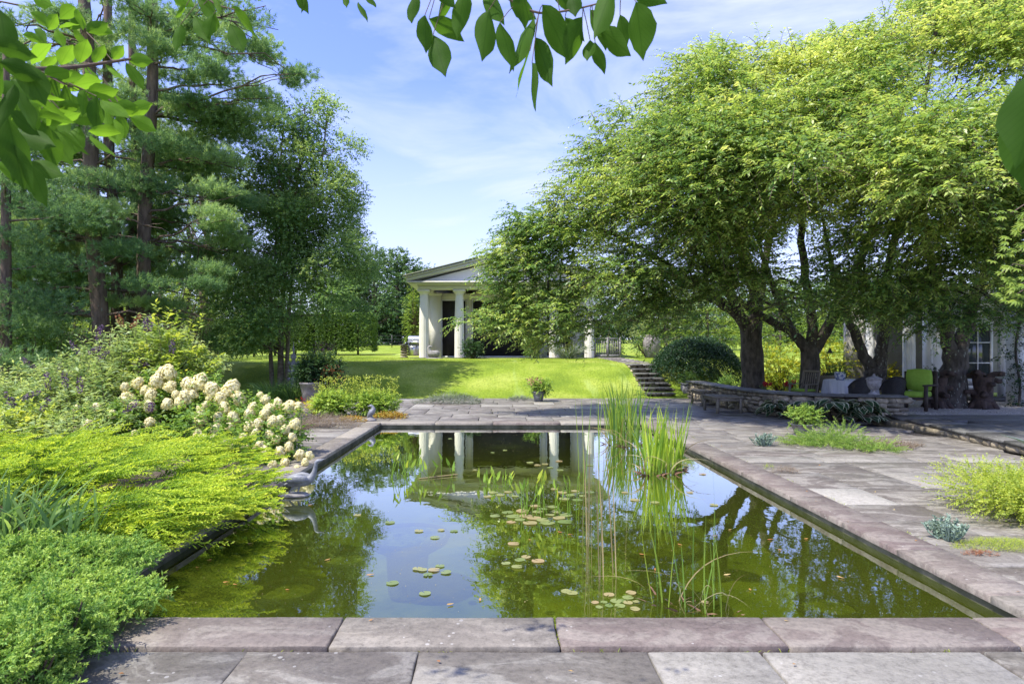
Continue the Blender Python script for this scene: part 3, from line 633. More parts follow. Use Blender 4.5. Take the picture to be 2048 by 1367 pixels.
MB().box(hx(1700, 18.4), hx(1856, 18.4)-.02, 18.3, 18.55, 3.101, 3.3).build('beam', M['white'], pg); MB().box(hx(1700, 21), hx(1800, 21), 20.9, 21.15, 3.101, 3.3).build('beam', M['white'], pg)
for px in (1935, 1975):      # low trestle shelf seen through the door bay
    pass
# ============================================================ FOLIAGE TOOLS
def leaves(mb, P, D, Nn, L_, W, r, fold=.18):
    """one folded diamond leaf per row"""
    D = nrm(D); S = nrm(np.cross(D, Nn)); U = np.cross(S, D); n = len(P)
    L_ = np.broadcast_to(L_, (n,))[:, None]; W = np.broadcast_to(W, (n,))[:, None]
    a = P+D*L_*.42
    V = np.stack([P, a+S*W*.5+U*W*fold, P+D*L_-U*L_*.08, a-S*W*.5+U*W*fold], 1).reshape(-1, 3)
    b = np.arange(n)[:, None]*4
    b0 = mb.n; mb.V.append(V); mb.n += 4*n; mb.F.append(b+np.array([[0, 1, 2, 3]])+b0); mb.R.append(np.clip(np.broadcast_to(r, (n,)), 0, 1))
def sprays(mb, S, D, L_, nl, ll, lw, droop, r, spread=.9, jit=.25, twig=None):
    """alternate leaves along arching twigs. S,D (n,3)"""
    n = len(S); D = nrm(D); L_ = np.broadcast_to(L_, (n,)); r = np.broadcast_to(r, (n,))
    t = (np.arange(nl)+.5)/nl
    tt = t[None, :, None]; LL_ = L_[:, None, None]
    P = S[:, None]+D[:, None]*LL_*tt-np.array([0, 0, 1])*LL_*droop*tt**2
    T = nrm(D[:, None]-np.array([0, 0, 2])*droop*tt)
    T = np.broadcast_to(T, P.shape)
    side = nrm(np.cross(T, np.array([0, 0, 1.])+rng.normal(0, .15, (n, 1, 3))))
    sg = np.where(np.arange(nl) % 2 == 0, 1, -1)[None, :, None]
    LD = T*.65+side*sg*spread+rng.normal(0, jit, P.shape)-np.array([0, 0, .25])
    Nn = np.array([0, 0, 1.])+rng.normal(0, .45, P.shape)
    sz = rng.uniform(.5, 1.25, (n, nl))*(1-.35*t[None])
    leaves(mb, P.reshape(-1, 3), LD.reshape(-1, 3), Nn.reshape(-1, 3), (ll*sz).ravel(), (lw*sz).ravel(), (r[:, None]+.28*t[None]+rng.normal(0, .13, (n, nl))-.1).ravel())
    if twig is not None:
        q = 4; tq = np.linspace(0, 1, q)[None, :, None]; Pq = S[:, None]+D[:, None]*LL_*tq-np.array([0, 0, 1])*LL_*droop*tq**2
        sd = nrm(np.cross(D, rng.normal(size=(n, 3))))[:, None]*.005*(1.3-tq)*(L_[:, None, None]/.6)
        V = np.stack([Pq-sd, Pq+sd], 2).reshape(n, -1, 3); b = np.arange(n)[:, None]*2*q
        b0 = twig.n; twig.V.append(V.reshape(-1, 3)); twig.n += n*2*q
        for k in range(q-1): twig.F.append(b+np.array([[2*k, 2*k+1, 2*k+3, 2*k+2]])+b0); twig.R.append(np.full(n, .5))
def inell(n, C, R, shell=.45):
    d = nrm(rng.normal(size=(n, 3))); u = rng.random(n)**shell
    return np.array(C)+d*u[:, None]*np.array(R), d
def limb(mb, a, b, r0, r1, sag=.0, n=7, wob=.06, sides=6, r=.5):
    a = np.array(a, float); b = np.array(b, float); t = np.linspace(0, 1, n)[:, None]; Ln = np.linalg.norm(b-a)
    P = a+(b-a)*t; P[:, 2] += (sag*Ln*4*t*(1-t))[:, 0]; P[1:-1] += rng.normal(0, wob*Ln*.35, (n-2, 3))
    mb.tube(P, np.linspace(r0, r1, n), sides, r); return P
def gen_tree(name, label, cat, base, h, R, mat_, bark, ncl=26, nsp=26, nl=10, ll=.14, lw=.07, trunk_r=.14, cz=.58, group=None, flat=.7, lean=(0, 0), r0=.0, crown_lo=.22):
    base = np.array(base, float); T = thing(name, label, cat, base, group)
    tb = MB(); top = base+np.array([lean[0], lean[1], h*.86])
    P = limb(tb, base-[0, 0, .2], top, trunk_r*1.15, trunk_r*.15, n=9, wob=.03, sides=8)
    fm = MB()
    for k in range(ncl):
        u = rng.uniform(crown_lo, 1.0); a = rng.uniform(0, 2*pi); prof = (math.sin(pi*min(1, max(0, (u-crown_lo)/(1-crown_lo)))**.75*.93+.18))
        rr = R*prof*rng.uniform(.45, .95)
        C = base+np.array([cos(a)*rr+lean[0]*u, sin(a)*rr+lean[1]*u, h*u*.93]); rc = R*rng.uniform(.3, .46)
        i = min(8, max(1, int(u*.8*8))); limb(tb, P[i], C, trunk_r*.28, .012, sag=-.03, n=5, sides=4)
        S, d = inell(nsp, C, (rc, rc, rc*flat)); outd = nrm((C-base)*[1, 1, .25]+[1e-6, 0, 0])
        sprays(fm, S, d*.9+outd*.5+[0, 0, .15], rng.uniform(.3, .5, nsp)*max(.7, R*.3), nl, ll, lw, .3, rng.uniform(.25, .75)+r0, jit=.4)
    tb.build('trunk', bark, T, smooth=True); fm.build('crown', mat_, T)
    return T
def inpoly(p, poly):
    x, y = p; c = False; n = len(poly)
    for i in range(n):
        x1, y1 = poly[i]; x2, y2 = poly[(i+1) % n]
        if (y1 > y) != (y2 > y) and x < (x2-x1)*(y-y1)/(y2-y1)+x1: c = not c
    return c
def dedge(p, poly):
    p = np.array(p, float); a = np.array(poly, float); b = np.roll(a, -1, 0); ab = b-a
    t = np.clip(((p-a)*ab).sum(1)/np.maximum((ab**2).sum(1), 1e-9), 0, 1)[:, None]
    return np.linalg.norm(p-a-ab*t, axis=1).min()
# ============================================================ RIGHT-HAND CHERRY TREES
CT = [dict(x=7.75, y=19.0, r=.40), dict(x=8.95, y=18.0, r=.35), dict(x=10.55, y=17.6, r=.34), dict(x=12.0, y=16.4, r=.40)]
clab = ['leftmost weeping cherry, its boughs reaching over the pavilion front',
        'weeping cherry forking low behind the stone wall beside the slatted chair',
        'weeping cherry with v-shaped double trunk behind the two wicker chairs',
        'weeping cherry standing in gravel between the two gnarled stumps']
POLY = [(1005, 650), (1000, 600), (1005, 560), (990, 500), (1020, 430), (1115, 362), (1180, 300), (1195, 200), (1262, 145), (1400, 75), (1600, 55), (1750, 5), (1850, -90), (2330, -260), (2330, 660), (2060, 660), (1900, 650), (1760, 650), (1640, 600), (1500, 590), (1420, 620), (1330, 640), (1200, 660), (1100, 664), (1020, 660)]
cls = []
def openish(px, py):
    if 1500 < px < 1650 and 505 < py < 590: return .9
    if 1600 < px < 2048 and 175 < py < 350: return .45
    if 1480 < px < 1900 and 430 < py < 610: return .6
    return 0
tries = 0
for layer, (n_, ybase, bulge, sig) in enumerate([(150, 16.4, 4.6, .6), (95, 17.5, .8, 1.0), (50, 18.8, -2.5, 1.0)]):
    k = 0
    while k < n_:
        px = rng.uniform(850, 2330); py = rng.uniform(-240, 715)
        if not inpoly((px, py), POLY): continue
        e = dedge((px, py), POLY)
        if e < (42 if layer == 0 else 60): continue
        if rng.random() < openish(px, py)*(1 if layer else .75): continue
        if px > 2100 and rng.random() < .5: continue
        ee = min(1, (e-40)/260)
        low = sm((py-430)/250)
        if layer == 0 and py > 590 and 1480 < px < 1800 and rng.random() < .3: continue
        Y = ybase-bulge*ee**.6*(1-.35*low)+rng.normal(0, sig*.6)
        if px < 1120: Y = rng.uniform(14.4, 16.4)
        c = pt(px, py, Y); cls.append((c, layer, e, px, py)); k += 1
for px, py, Y in ((930, 640, 15.2), (1000, 640, 15.4), (1040, 655, 15), (1080, 662, 15.2), (1130, 665, 15.6), (1145, 655, 15.3), (1025, 570, 15.2), (1005, 520, 15.2), (1050, 460, 15.5), (1060, 600, 15), (1010, 640, 15), (1090, 520, 15), (1200, 640, 15.2), (1250, 600, 15), (1300, 640, 15), (1360, 600, 15), (1200, 560, 14.8), (1120, 620, 14.6), (1450, 565, 15), (1160, 470, 14.8),
                  (1180, 330, 15), (1130, 400, 15), (1060, 440, 15), (1020, 500, 15.2), (1000, 545, 15.3), (1080, 480, 14.8), (1130, 460, 14.6), (1060, 540, 15), (1020, 600, 15.2), (1240, 240, 15.2), (1210, 290, 15), (1380, 630, 14.6), (1430, 560, 14.6), (1540, 545, 14.4), (1640, 560, 14.2), (1740, 560, 13.8), (1800, 560, 13.8), (1860, 580, 13.6), (1690, 615, 14.2), (1760, 620, 14.2), (1500, 570, 14.6), (1600, 590, 14.2), (1720, 600, 14), (1820, 600, 13.8), (1850, 640, 14.2), (1900, 630, 13.8), (1780, 625, 14.6), (1950, 640, 13.6), (2010, 625, 13.4), (1560, 610, 16.5), (1680, 600, 16)):
    cls.append((pt(px, py, Y), 0, 50, px, py))
ctr = [thing('cherry_tree', clab[i], 'tree', (t_['x'], t_['y'], .05), 'weeping cherries by the stone wall') for i, t_ in enumerate(CT)]
trunk = [MB() for _ in CT]; crown = [MB() for _ in CT]; twg = [MB() for _ in CT]; limbs_pts = [[] for _ in CT]
def ct_limb(i, pts, r0, r1, sides=10):
    P = np.array([pt(*p) for p in pts]); n = len(P)
    # smooth resample
    u = np.linspace(0, n-1, (n-1)*5+1); Q = np.stack([np.interp(u, np.arange(n), P[:, k]) for k in range(3)], 1)
    Qs = Q.copy()
    for _ in range(4): Qs[1:-1] = (Qs[:-2]+Qs[1:-1]*2+Qs[2:])/4
    Qs[1:-1] += rng.normal(0, .018, Qs[1:-1].shape)
    rr = np.linspace(r0*.86, r1, len(Qs))*(1+rng.normal(0, .035, len(Qs)))
    trunk[i].tube(Qs, rr, sides, .5); limbs_pts[i].append((Qs, rr))
def flare(i, px, Y, r0, top):
    b = gp_at(px, Y); P = [b+[0, 0, -.15], b+[0, 0, .08], b+[0, 0, .3], b+[0, 0, .7]]
def base_tr(i, p0, p1, r0, r1):
    a = np.array(p0, float); b = np.array(p1, float); t = np.linspace(0, 1, 9)[:, None]; P = a+(b-a)*t; P[1:-1] += rng.normal(0, .015, (7, 3)); r0 *= .84; r1 *= .84
    rr = r1+(r0-r1)*(1-t[:, 0])+(r0*.55)*np.maximum(0, 1-t[:, 0]*5)**1.5; trunk[i].tube(P, rr*(1+rng.normal(0, .03, 9)), 14, .5); limbs_pts[i].append((P, rr))
base_tr(0, (7.8, 19, -.1), pt(1500, 648, 19), .42, .36)
ct_limb(0, [(1503, 670, 19), (1490, 640, 19), (1440, 600, 18.4), (1380, 560, 17.5), (1300, 540, 16.5), (1200, 560, 15.8), (1080, 600, 15.4), (960, 640, 15.2)], .24, .03)
ct_limb(0, [(1500, 675, 19), (1475, 625, 18.8), (1450, 560, 18), (1400, 480, 17), (1320, 400, 16.4), (1240, 330, 16), (1210, 270, 16)], .20, .03)
ct_limb(0, [(1508, 665, 19), (1515, 600, 18.9), (1490, 520, 18.4), (1450, 400, 17.4), (1430, 250, 17), (1420, 150, 17)], .25, .03)
ct_limb(0, [(1510, 670, 19), (1520, 580, 19.4), (1540, 480, 19.6), (1560, 340, 19.5), (1570, 200, 19)], .2, .03)
ct_limb(0, [(1440, 600, 18.4), (1370, 600, 17.4), (1300, 620, 16.4), (1230, 650, 15.8)], .09, .02)
ct_limb(0, [(1380, 560, 17.5), (1250, 470, 16), (1120, 440, 15.4), (1010, 460, 15.3)], .09, .02)
base_tr(1, (8.95, 18, -.1), pt(1620, 695, 18), .33, .30)
ct_limb(1, [(1612, 700, 18), (1590, 665, 17.9), (1540, 640, 17.4), (1470, 600, 16.6), (1400, 520, 15.4), (1350, 460, 14.8)], .19, .03)
ct_limb(1, [(1622, 700, 18), (1625, 640, 18), (1610, 560, 17.6), (1600, 430, 16.8), (1610, 280, 16.2), (1640, 150, 16)], .19, .03)
ct_limb(1, [(1628, 700, 18), (1665, 640, 17.8), (1690, 590, 17.4), (1730, 500, 16.6), (1770, 380, 15.8), (1800, 240, 15.4)], .2, .03)
ct_limb(1, [(1615, 700, 18), (1570, 640, 18.3), (1545, 570, 18.5), (1520, 500, 18), (1500, 360, 17.4)], .16, .03)
ct_limb(1, [(1600, 430, 16.8), (1520, 340, 16), (1440, 300, 15.2)], .07, .02)
base_tr(2, pt(1752, 775, 17.6), pt(1750, 730, 17.6), .34, .32)
ct_limb(2, [(1745, 745, 17.6), (1725, 700, 17.6), (1700, 650, 17.5), (1685, 600, 17.3), (1660, 520, 17), (1640, 400, 16.5)], .2, .03)
ct_limb(2, [(1758, 745, 17.6), (1765, 690, 17.6), (1768, 620, 17.4), (1775, 520, 17), (1820, 380, 16.5), (1850, 200, 16), (1870, 60, 16)], .22, .03)
ct_limb(2, [(1768, 620, 17.4), (1830, 560, 17), (1920, 520, 16), (2020, 500, 15)], .1, .02)
base_tr(3, pt(1905, 818, 16.4), pt(1910, 700, 16.4), .36, .33)
ct_limb(3, [(1903, 705, 16.4), (1890, 650, 16.3), (1880, 590, 16), (1860, 520, 15.4), (1850, 430, 14.8), (1830, 300, 14.4)], .21, .03)
ct_limb(3, [(1915, 705, 16.4), (1935, 650, 16.4), (1950, 590, 16.4), (1990, 480, 16), (2040, 330, 15.6), (2100, 150, 15.4)], .24, .03)
ct_limb(3, [(1950, 590, 16.4), (2040, 540, 15.4), (2140, 480, 14.6)], .1, .02)
for (c, layer, e, px, py) in cls:
    best = None
    for i in range(4):
        for Q, rr in limbs_pts[i][1:]:
            d2 = np.linalg.norm(Q-c, axis=1)+abs(CT[i]['x']-c[0])*.05; k = int(np.argmin(d2))
            if best is None or d2[k] < best[0]: best = (d2[k], i, Q[k], rr[k])
    _, i, q, rq = best
    limb(trunk[i], q, c, min(.055, rq*.7), .010, sag=.05, n=7, wob=.09, sides=5)
    R_ = rng.uniform(.75, 1.15) if e > 70 and px > 1060 else (rng.uniform(.5, .7) if px > 960 else .22)
    if layer: R_ *= 1.1
    nsp = int(150*R_**2)+6 if layer == 0 else int(62*R_**2)
    S, d_ = inell(nsp, c, (R_, R_, R_*.55), .5)
    out_ = nrm((c-np.array([CT[i]['x'], CT[i]['y'], c[2]]))+[-1.0, -.8, 0]+rng.normal(0, .4, 3))
    D = d_*[.7, .7, .35]+out_*.75+[0, 0, .18]+rng.normal(0, .25, (nsp, 3))
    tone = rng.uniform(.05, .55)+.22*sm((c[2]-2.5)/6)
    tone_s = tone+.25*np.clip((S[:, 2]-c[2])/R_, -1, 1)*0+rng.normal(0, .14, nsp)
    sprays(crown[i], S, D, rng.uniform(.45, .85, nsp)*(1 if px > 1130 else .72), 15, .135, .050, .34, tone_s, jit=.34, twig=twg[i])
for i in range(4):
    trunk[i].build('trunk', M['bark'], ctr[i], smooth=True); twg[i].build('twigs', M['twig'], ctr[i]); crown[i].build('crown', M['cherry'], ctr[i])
# ============================================================ PINES
def needles(mb, P, D, k, L_, W, r, spread=.75):
    n = len(P); D = nrm(D)
    d = nrm(D[:, None]+rng.normal(0, spread, (n, k, 3))); L2 = L_*rng.uniform(.7, 1.1, (n, k, 1))
    s = nrm(np.cross(d, rng.normal(size=d.shape)))*W*.5; Pb = P[:, None]+rng.normal(0, L_*.15, (n, k, 3))
    V = np.stack([Pb-s, Pb+s, Pb+d*L2], 2).reshape(-1, 3); m = n*k; b0 = mb.n
    mb.V.append(V); mb.n += 3*m; mb.F.append(np.arange(m*3).reshape(m, 3)+b0)
    mb.R.append(np.clip(np.repeat(np.broadcast_to(r, (n,)), k)+rng.normal(0, .12, m), 0, 1))
PIN = [dict(px=203, top=168, Y=18.5, r=.25, lab='pine with the thickest dark trunk, leftmost of the four pine trunks behind the butterfly bush'),
       dict(px=236, top=212, Y=20.5, r=.20, lab='second pine from the left, slimmer bare trunk behind the butterfly bush'),
       dict(px=266, top=268, Y=21.5, r=.17, lab='narrow pine squeezed between two bigger pines behind the butterfly bush'),
       dict(px=284, top=306, Y=19.5, r=.23, lab='rightmost of the four pines, pale lichen patches on its trunk')]
PL = []   # plates: px,py,half width px,trunk
for s_ in """60 60 80;150 35 70;215 95 60;330 40 80;480 12 70;235 55 60;20 120 70;300 110 60;380 80 70;420 115 70;500 95 60;560 138 50;470 165 70;420 205 80;520 195 50;380 240 110;470 255 90;330 215 80;410 285 120;330 300 90;440 325 80;200 250 70;110 300 90;40 250 70;60 350 100;140 400 90;30 430 90;280 370 90;350 400 110;420 390 80;130 470 120;60 500 110;200 480 90;260 520 90;340 470 100;400 500 90;60 580 100;150 550 80;110 620 70;20 640 80;60 690 60;350 560 80;400 440 70;300 440 80;230 430 60;20 530 80;300 255 70;180 160 60;90 190 70;10 30 60;260 320 70;520 60 50;440 50 60;360 150 70;290 170 50;580 148 25;540 215 40;20 330 80;70 440 90;110 530 90;180 350 60;390 350 80;-60 200 120;-70 420 130;-60 600 120;-50 60 100;370 520 70;420 560 60;60 150 60;120 90 60;260 20 60;390 20 60;310 620 60;10 590 70;80 655 60""".split(';'):
    PL.append(tuple(float(v) for v in s_.split()))
ptr = [thing('pine_tree', q['lab'], 'tree', (hx(q['px'], q['Y']), q['Y'], 0), 'pines left of the pond') for q in PIN]
ptk = [MB() for _ in PIN]; pcr = [MB() for _ in PIN]; paths = []
for i, q in enumerate(PIN):
    ys_ = np.linspace(735, -420, 24); P = np.array([pt(q['px']+(q['top']-q['px'])*(735-y)/735+4*sin(y*.011+i*2), y, q['Y']) for y in ys_])
    P[0, 2] = -.1; rr = q['r']*.88*np.linspace(1.12, .5, 24); ptk[i].tube(P, rr*(1+rng.normal(0, .02, 24)), 14, .5); paths.append(P)
for (px, py, hw) in PL:
    i = int(np.argmin([abs(px-(q['px']+(q['top']-q['px'])*(735-py)/735))+rng.uniform(0, 60) for q in PIN])); q = PIN[i]
    Y = q['Y']+rng.uniform(-1.6, 3.2)
    c = pt(px, py, Y); R_ = hw*Y/F_PX*1.05
    sidey = 1 if px > 240 else -1
    # branch from the trunk, then side twigs
    k = int(np.argmin(np.abs(paths[i][:, 2]-(c[2]-.25*abs(c[0]-paths[i][0, 0])*.3)))); a = paths[i][k]
    Pb = limb(ptk[i], a, c+np.array([sidey*R_*.7, 0, .0]), .045, .012, sag=.03, n=9, wob=.05, sides=5)
    nt_ = int(185*R_*max(.8, R_)*1.1)
    for z_ in range(3 if R_ > .9 else 2):
        cc = c+rng.normal(0, 1, 3)*[R_*.45, R_*.5, R_*.15]; rx = R_*rng.uniform(.55, .85)
        limb(ptk[i], Pb[5], cc, .02, .006, n=5, sides=4)
        nn = int(nt_*.62); S, d_ = inell(nn, cc, (rx, rx, max(.16, rx*.27)), .6)
        S[:, 2] += rng.normal(0, .05, nn)-.08*np.abs(S[:, 0]-cc[0])
        tone = rng.uniform(.3, .95)
        needles(pcr[i], S, d_*[.5, .5, .2]+[.35*sidey, 0, .5], 14, .15, .018, tone+rng.normal(0, .08, nn))
for i, zlist in enumerate([(640, 560, 520, 470, 430, 380, 330, 620), (620, 540, 470, 400, 350), (600, 500, 400), (560, 500, 430, 390, 330, 600)]):      # bare dead branches
    for zz in zlist:
        for _ in range(2):
            P0 = paths[i][int(np.argmin(np.abs(paths[i][:, 2]-pt(0, zz+rng.uniform(-20, 20), PIN[i]['Y'])[2])))]; sgn = rng.choice([-1, -1, 1]) if i < 2 else rng.choice([-1, 1, 1]); l_ = rng.uniform(1.2, 3.4)
            Q = limb(ptk[i], P0, P0+np.array([sgn*l_, rng.uniform(-1.2, .6), rng.uniform(-.5, .35)]), .04, .008, sag=.07, n=7, wob=.07, sides=5)
            limb(ptk[i], Q[4], Q[4]+np.array([sgn*l_*.35, rng.uniform(-.4, .4), rng.uniform(-.3, .3)]), .015, .005, n=5, sides=4)
for i in range(4): ptk[i].build('trunk', M['pinebark'], ptr[i], smooth=True); pcr[i].build('crown', M['pine'], ptr[i])
# dark conifers whose trunks show at the left edge
for k, (px, Y, lab) in enumerate(((12, 15.5, 'shadowed conifer at the left edge, its dark trunk behind the butterfly bush'), (46, 19, 'dim conifer trunk just right of the shadowed one at the left edge'))):
    b = np.array([hx(px, Y), Y, 0]); T_ = thing('pine_tree', lab, 'tree', b, 'pines left of the pond'); m = MB(); m.tube(np.array([b+[0, 0, z] for z in (-.1, 1, 3, 6, 9)]), [.14, .13, .12, .1, .07], 12); f = MB()
    for z in np.linspace(1.1, 8, 24):
        a = rng.uniform(0, 2*pi); l_ = rng.uniform(.5, 1.8); c = b+[cos(a)*l_, sin(a)*l_, z]; limb(m, b+[0, 0, z-.2], c, .035, .01, n=5, sides=4)
        S, d_ = inell(230, c, (1.3, 1.3, .35), .6); needles(f, S, d_*[.6, .6, .2]+[0, 0, .4], 12, .13, .017, rng.uniform(.1, .5))
    m.build('trunk', M['pinebark'], T_, smooth=True); f.build('crown', M['pine'], T_)
# ============================================================ BIRCH
bp = gp(565, 748, .62); bp = np.array([hx(560, 22.2), 22.2, gz(-7.8, 22.2)])
T_ = thing('birch_tree', 'tall birch with three pale stems rising from the bank behind the ornamental grass', 'tree', bp)
m = MB(); f = MB(); stems = []
for (dx, top_px, r_) in ((-.28, 560, .09), (.02, 600, .13), (.22, 645, .09)):
    a = bp+[dx, 0, -.1]; pts = [a, a+[dx*.1, 0, .7], pt(550+dx*80+10, 640, 22.2), pt(570+dx*70, 520, 22.2), pt(top_px, 330, 22.3), pt(top_px+10, 215, 22.3)]
    Q = np.array(pts); u = np.linspace(0, 5, 26); Q = np.stack([np.interp(u, range(6), Q[:, k]) for k in range(3)], 1)
    for _ in range(3): Q[1:-1] = (Q[:-2]+2*Q[1:-1]+Q[2:])/4
    m.tube(Q, np.linspace(r_, .02, 26), 9); stems.append(Q)
BPOLY = [(620, 178), (660, 182), (700, 230), (722, 300), (728, 360), (715, 420), (740, 500), (748, 590), (735, 640), (690, 665), (640, 655), (600, 640), (520, 690), (480, 720), (430, 700), (415, 620), (420, 540), (435, 430), (460, 340), (500, 300), (540, 250), (570, 200)]
k = 0
while k < 150:
    px, py = rng.uniform(425, 750), rng.uniform(178, 720)
    if not inpoly((px, py), BPOLY) or dedge((px, py), BPOLY) < 14: continue
    if px > 520 and py > 655 and rng.random() < .7: continue
    hw = np.interp(py, [180, 400, 600], [30, 120, 160])*22/F_PX
    c = pt(px, py, 22.2+rng.uniform(-.9, .9)*hw); R_ = rng.uniform(.4, .72)*np.interp(py, [180, 350, 600], [.7, 1, 1.15])
    Q = stems[rng.integers(3)]; j = int(np.argmin(np.linalg.norm(Q-(c-[0, 0, .5]), axis=1))); limb(m, Q[j], c, .03, .006, sag=.03, n=6, sides=4)
    nsp = 130 if py > 330 else 62
    S, d_ = inell(nsp, c, (R_*1.1, R_*1.1, R_*.75), .5); out_ = nrm((c-Q[j])*[1, 1, .2]+[1e-5, 0, 0])
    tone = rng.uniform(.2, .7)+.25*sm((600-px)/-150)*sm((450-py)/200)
    sprays(f, S, d_*.8+out_*.6, rng.uniform(.25, .45, nsp), 10, .09, .07, .12, tone, jit=.7); k += 1
m.build('trunk', M['birchbark'], T_, smooth=True); f.build('crown', M['birch'], T_)
# ============================================================ OTHER TREES
gen_tree('maple_tree', 'pale leaning trunk tree standing on the lawn between the pines and the birch', 'tree', (hx(425, 29), 29, gz(-13, 29)), 10.5, 3.6, M['oak'], M['pinebark'], ncl=26, nsp=30, ll=.13, lw=.08, trunk_r=.25, lean=(-.6, 0), crown_lo=.42)
for k, (px, Y, h, R_, mt, lab) in enumerate((
    (380, 36, 12.5, 4.2, 'paletree', 'pale airy tree in sun behind the right hand pines'),
    (150, 38, 13.5, 4.6, 'paletree', 'pale sunlit tree far behind the thickest pine trunk'),
    (-40, 34, 15, 5, 'oak', 'dark leafy tree beyond the far left edge of the lawn'),
    (250, 33, 8, 3.6, 'oak', 'mid green tree low behind the pine trunks'),
    (60, 27, 7.5, 3.4, 'oak', 'bushy deep green tree left of the pine trunks'),
    (320, 42, 14.5, 4.8, 'oak', 'tall dark tree far behind the two right hand pines'))):
    x = hx(px, Y); gen_tree('broadleaf_tree', lab, 'tree', (x, Y, gz(x, Y)), h, R_, M[mt], M['bark'], ncl=34, nsp=34, nl=10, ll=.17, lw=.10, trunk_r=.16, crown_lo=.15, group='trees behind the pines')
def shrub(name, label, cat, c, R, mat_, n=160, nl=10, ll=.06, lw=.03, L_=.25, droop=.2, tone=(.3, .8), group=None, stems=True, shell=.5, jit=.35, flat=None, up=.3, lumps=5):
    c = np.array(c, float); R = np.array(R, float); T = thing(name, label, cat, c, group)
    f = MB(); s = MB()
    for k in range(lumps):
        a = rng.uniform(0, 2*pi); cc = c+np.array([cos(a)*R[0]*.4, sin(a)*R[1]*.4, R[2]*rng.uniform(.45, .62)]) if lumps > 1 else c+[0, 0, R[2]*.5]
        Rc = R*[.68, .68, .5]*rng.uniform(.85, 1.05) if lumps > 1 else R*[1, 1, .5]
        S, d_ = inell(n//lumps, cc, Rc, shell); S[:, 2] = np.maximum(S[:, 2], c[2]+.02)
        sprays(f, S, d_+[0, 0, up], rng.uniform(.6, 1.2, len(S))*L_, nl, ll, lw, droop, rng.uniform(*tone, len(S)), jit=jit)
        if stems:
            for q in S[:7]: limb(s, c+[rng.uniform(-.05, .05)*R[0], rng.uniform(-.05, .05)*R[1], 0], q, .012*R[2]+.004, .003, n=4, sides=4)
    f.build('foliage', mat_, T)
    if s.n: s.build('stem', M['twig'], T)
    return T
sh = 'shrubs under the pines'
shrub('shrub', 'bright yellow green shrub in sun between the pine trunks and the birch', 'shrub', (hx(350, 27), 27, gz(-14, 27)), (2.0, 1.8, 4.6), M['limetree'], 420, 10, .13, .08, .5, lumps=8)
shrub('shrub', 'lime green leafy shrub seen between the first two pine trunks', 'shrub', (hx(135, 25), 25, .6), (1.8, 1.5, 3.2), M['limetree'], 300, 10, .11, .07, .45, lumps=7)
shrub('shrub', 'dark tiered shrub left of the thickest pine trunk', 'shrub', (hx(105, 16), 16, 0), (1.5, 1.3, 2.3), M['hedge'], 420, 12, .09, .05, .4, tone=(.0, .5), lumps=8)
shrub('shrub', 'mid green shrub at the foot of the slim pines', 'shrub', (hx(300, 23), 23, .4), (1.9, 1.3, 2.5), M['hedge'], 420, 12, .09, .05, .4, tone=(.1, .7), lumps=8)
shrub('shrub', 'deep green shrub behind the butterfly bush at the lower left trunks', 'shrub', (hx(15, 17), 17, 0), (1.8, 1.3, 1.9), M['hedge'], 380, 12, .09, .05, .4, tone=(.0, .4), lumps=8)
shrub('shrub', 'rounded green shrub left of the birch stems', 'shrub', (hx(395, 25.5), 25.5, gz(-12, 25.5)), (1.4, 1.2, 2.2), M['hedge'], 380, 12, .08, .05, .4, tone=(.1, .7), lumps=8)
# clipped hedge of small trees
for k, (px, Y, hw, h, lab) in enumerate(((716, 35, .9, 2.25, 'clipped boxy hedge tree in sun at the right end of its row'), (672, 35, .85, 2.2, 'clipped hedge tree second from the right end of its row'), (628, 35, .85, 2.2, 'clipped hedge tree behind the birch stems'), (590, 35, .85, 2.15, 'clipped hedge tree left of the birch stems'), (550, 35, .8, 2.1, 'clipped hedge tree left of the garden finial'), (508, 35, .8, 2.1, 'clipped hedge tree behind the low birch boughs'), (464, 35, .8, 2.1, 'clipped hedge tree at the shaded left end of its row'))):
    x = hx(px, Y); z0 = gz(x, Y); T = thing('hedge_tree', lab, 'hedge', (x, Y, z0), 'row of clipped hedge trees'); f = MB(); n_ = 2400
    P = np.c_[rng.uniform(-hw, hw, n_), rng.uniform(-.8, .8, n_), rng.uniform(.22, h, n_)]; ax = rng.integers(0, 4, n_)
    P[ax == 0, 1] = -.8; P[ax == 1, 2] = h; P[ax == 2, 0] = hw; D = np.stack([(ax == 2)*1., (ax == 0)*-1., (ax == 1)*1.], 1)+rng.normal(0, .4, (n_, 3))
    sprays(f, P+[x, Y, z0]-D*.05, D+[0, 0, .3], .16, 7, .085, .06, .2, rng.uniform(.2, .8, n_), jit=.5); f.build('foliage', M['hedge'], T)
    MB().tube([[x, Y, z0-.1], [x, Y, z0+h*.8]], .06).build('trunk', M['bark'], T)
shrub('columnar_tree', 'narrow bright green tree showing left of the pavilion corner', 'tree', (hx(830, 36), 36, gz(-5, 36)), (.6, .6, 4.0), M['limetree'], 460, 9, .12, .08, .3, tone=(.0, .6), lumps=6)
# far oaks over the fence
for k, (px, Y, h, R_, lab) in enumerate(((748, 62, 9.6, 4.0, 'tall oak at the left of the gap between birch and pavilion'), (795, 66, 10.0, 4.3, 'broad oak just left of the pavilion roof'), (700, 64, 8.8, 4, 'dark oak partly behind the birch crown'), (845, 68, 8.5, 4, 'oak rising behind the pavilion pediment'))):
    x = hx(px, Y); gen_tree('oak_tree', lab, 'tree', (x, Y, gz(x, Y)), h, R_, M['oak'], M['bark'], ncl=42, nsp=42, nl=8, ll=.30, lw=.2, trunk_r=.3, crown_lo=.08, group='oaks beyond the field fence')
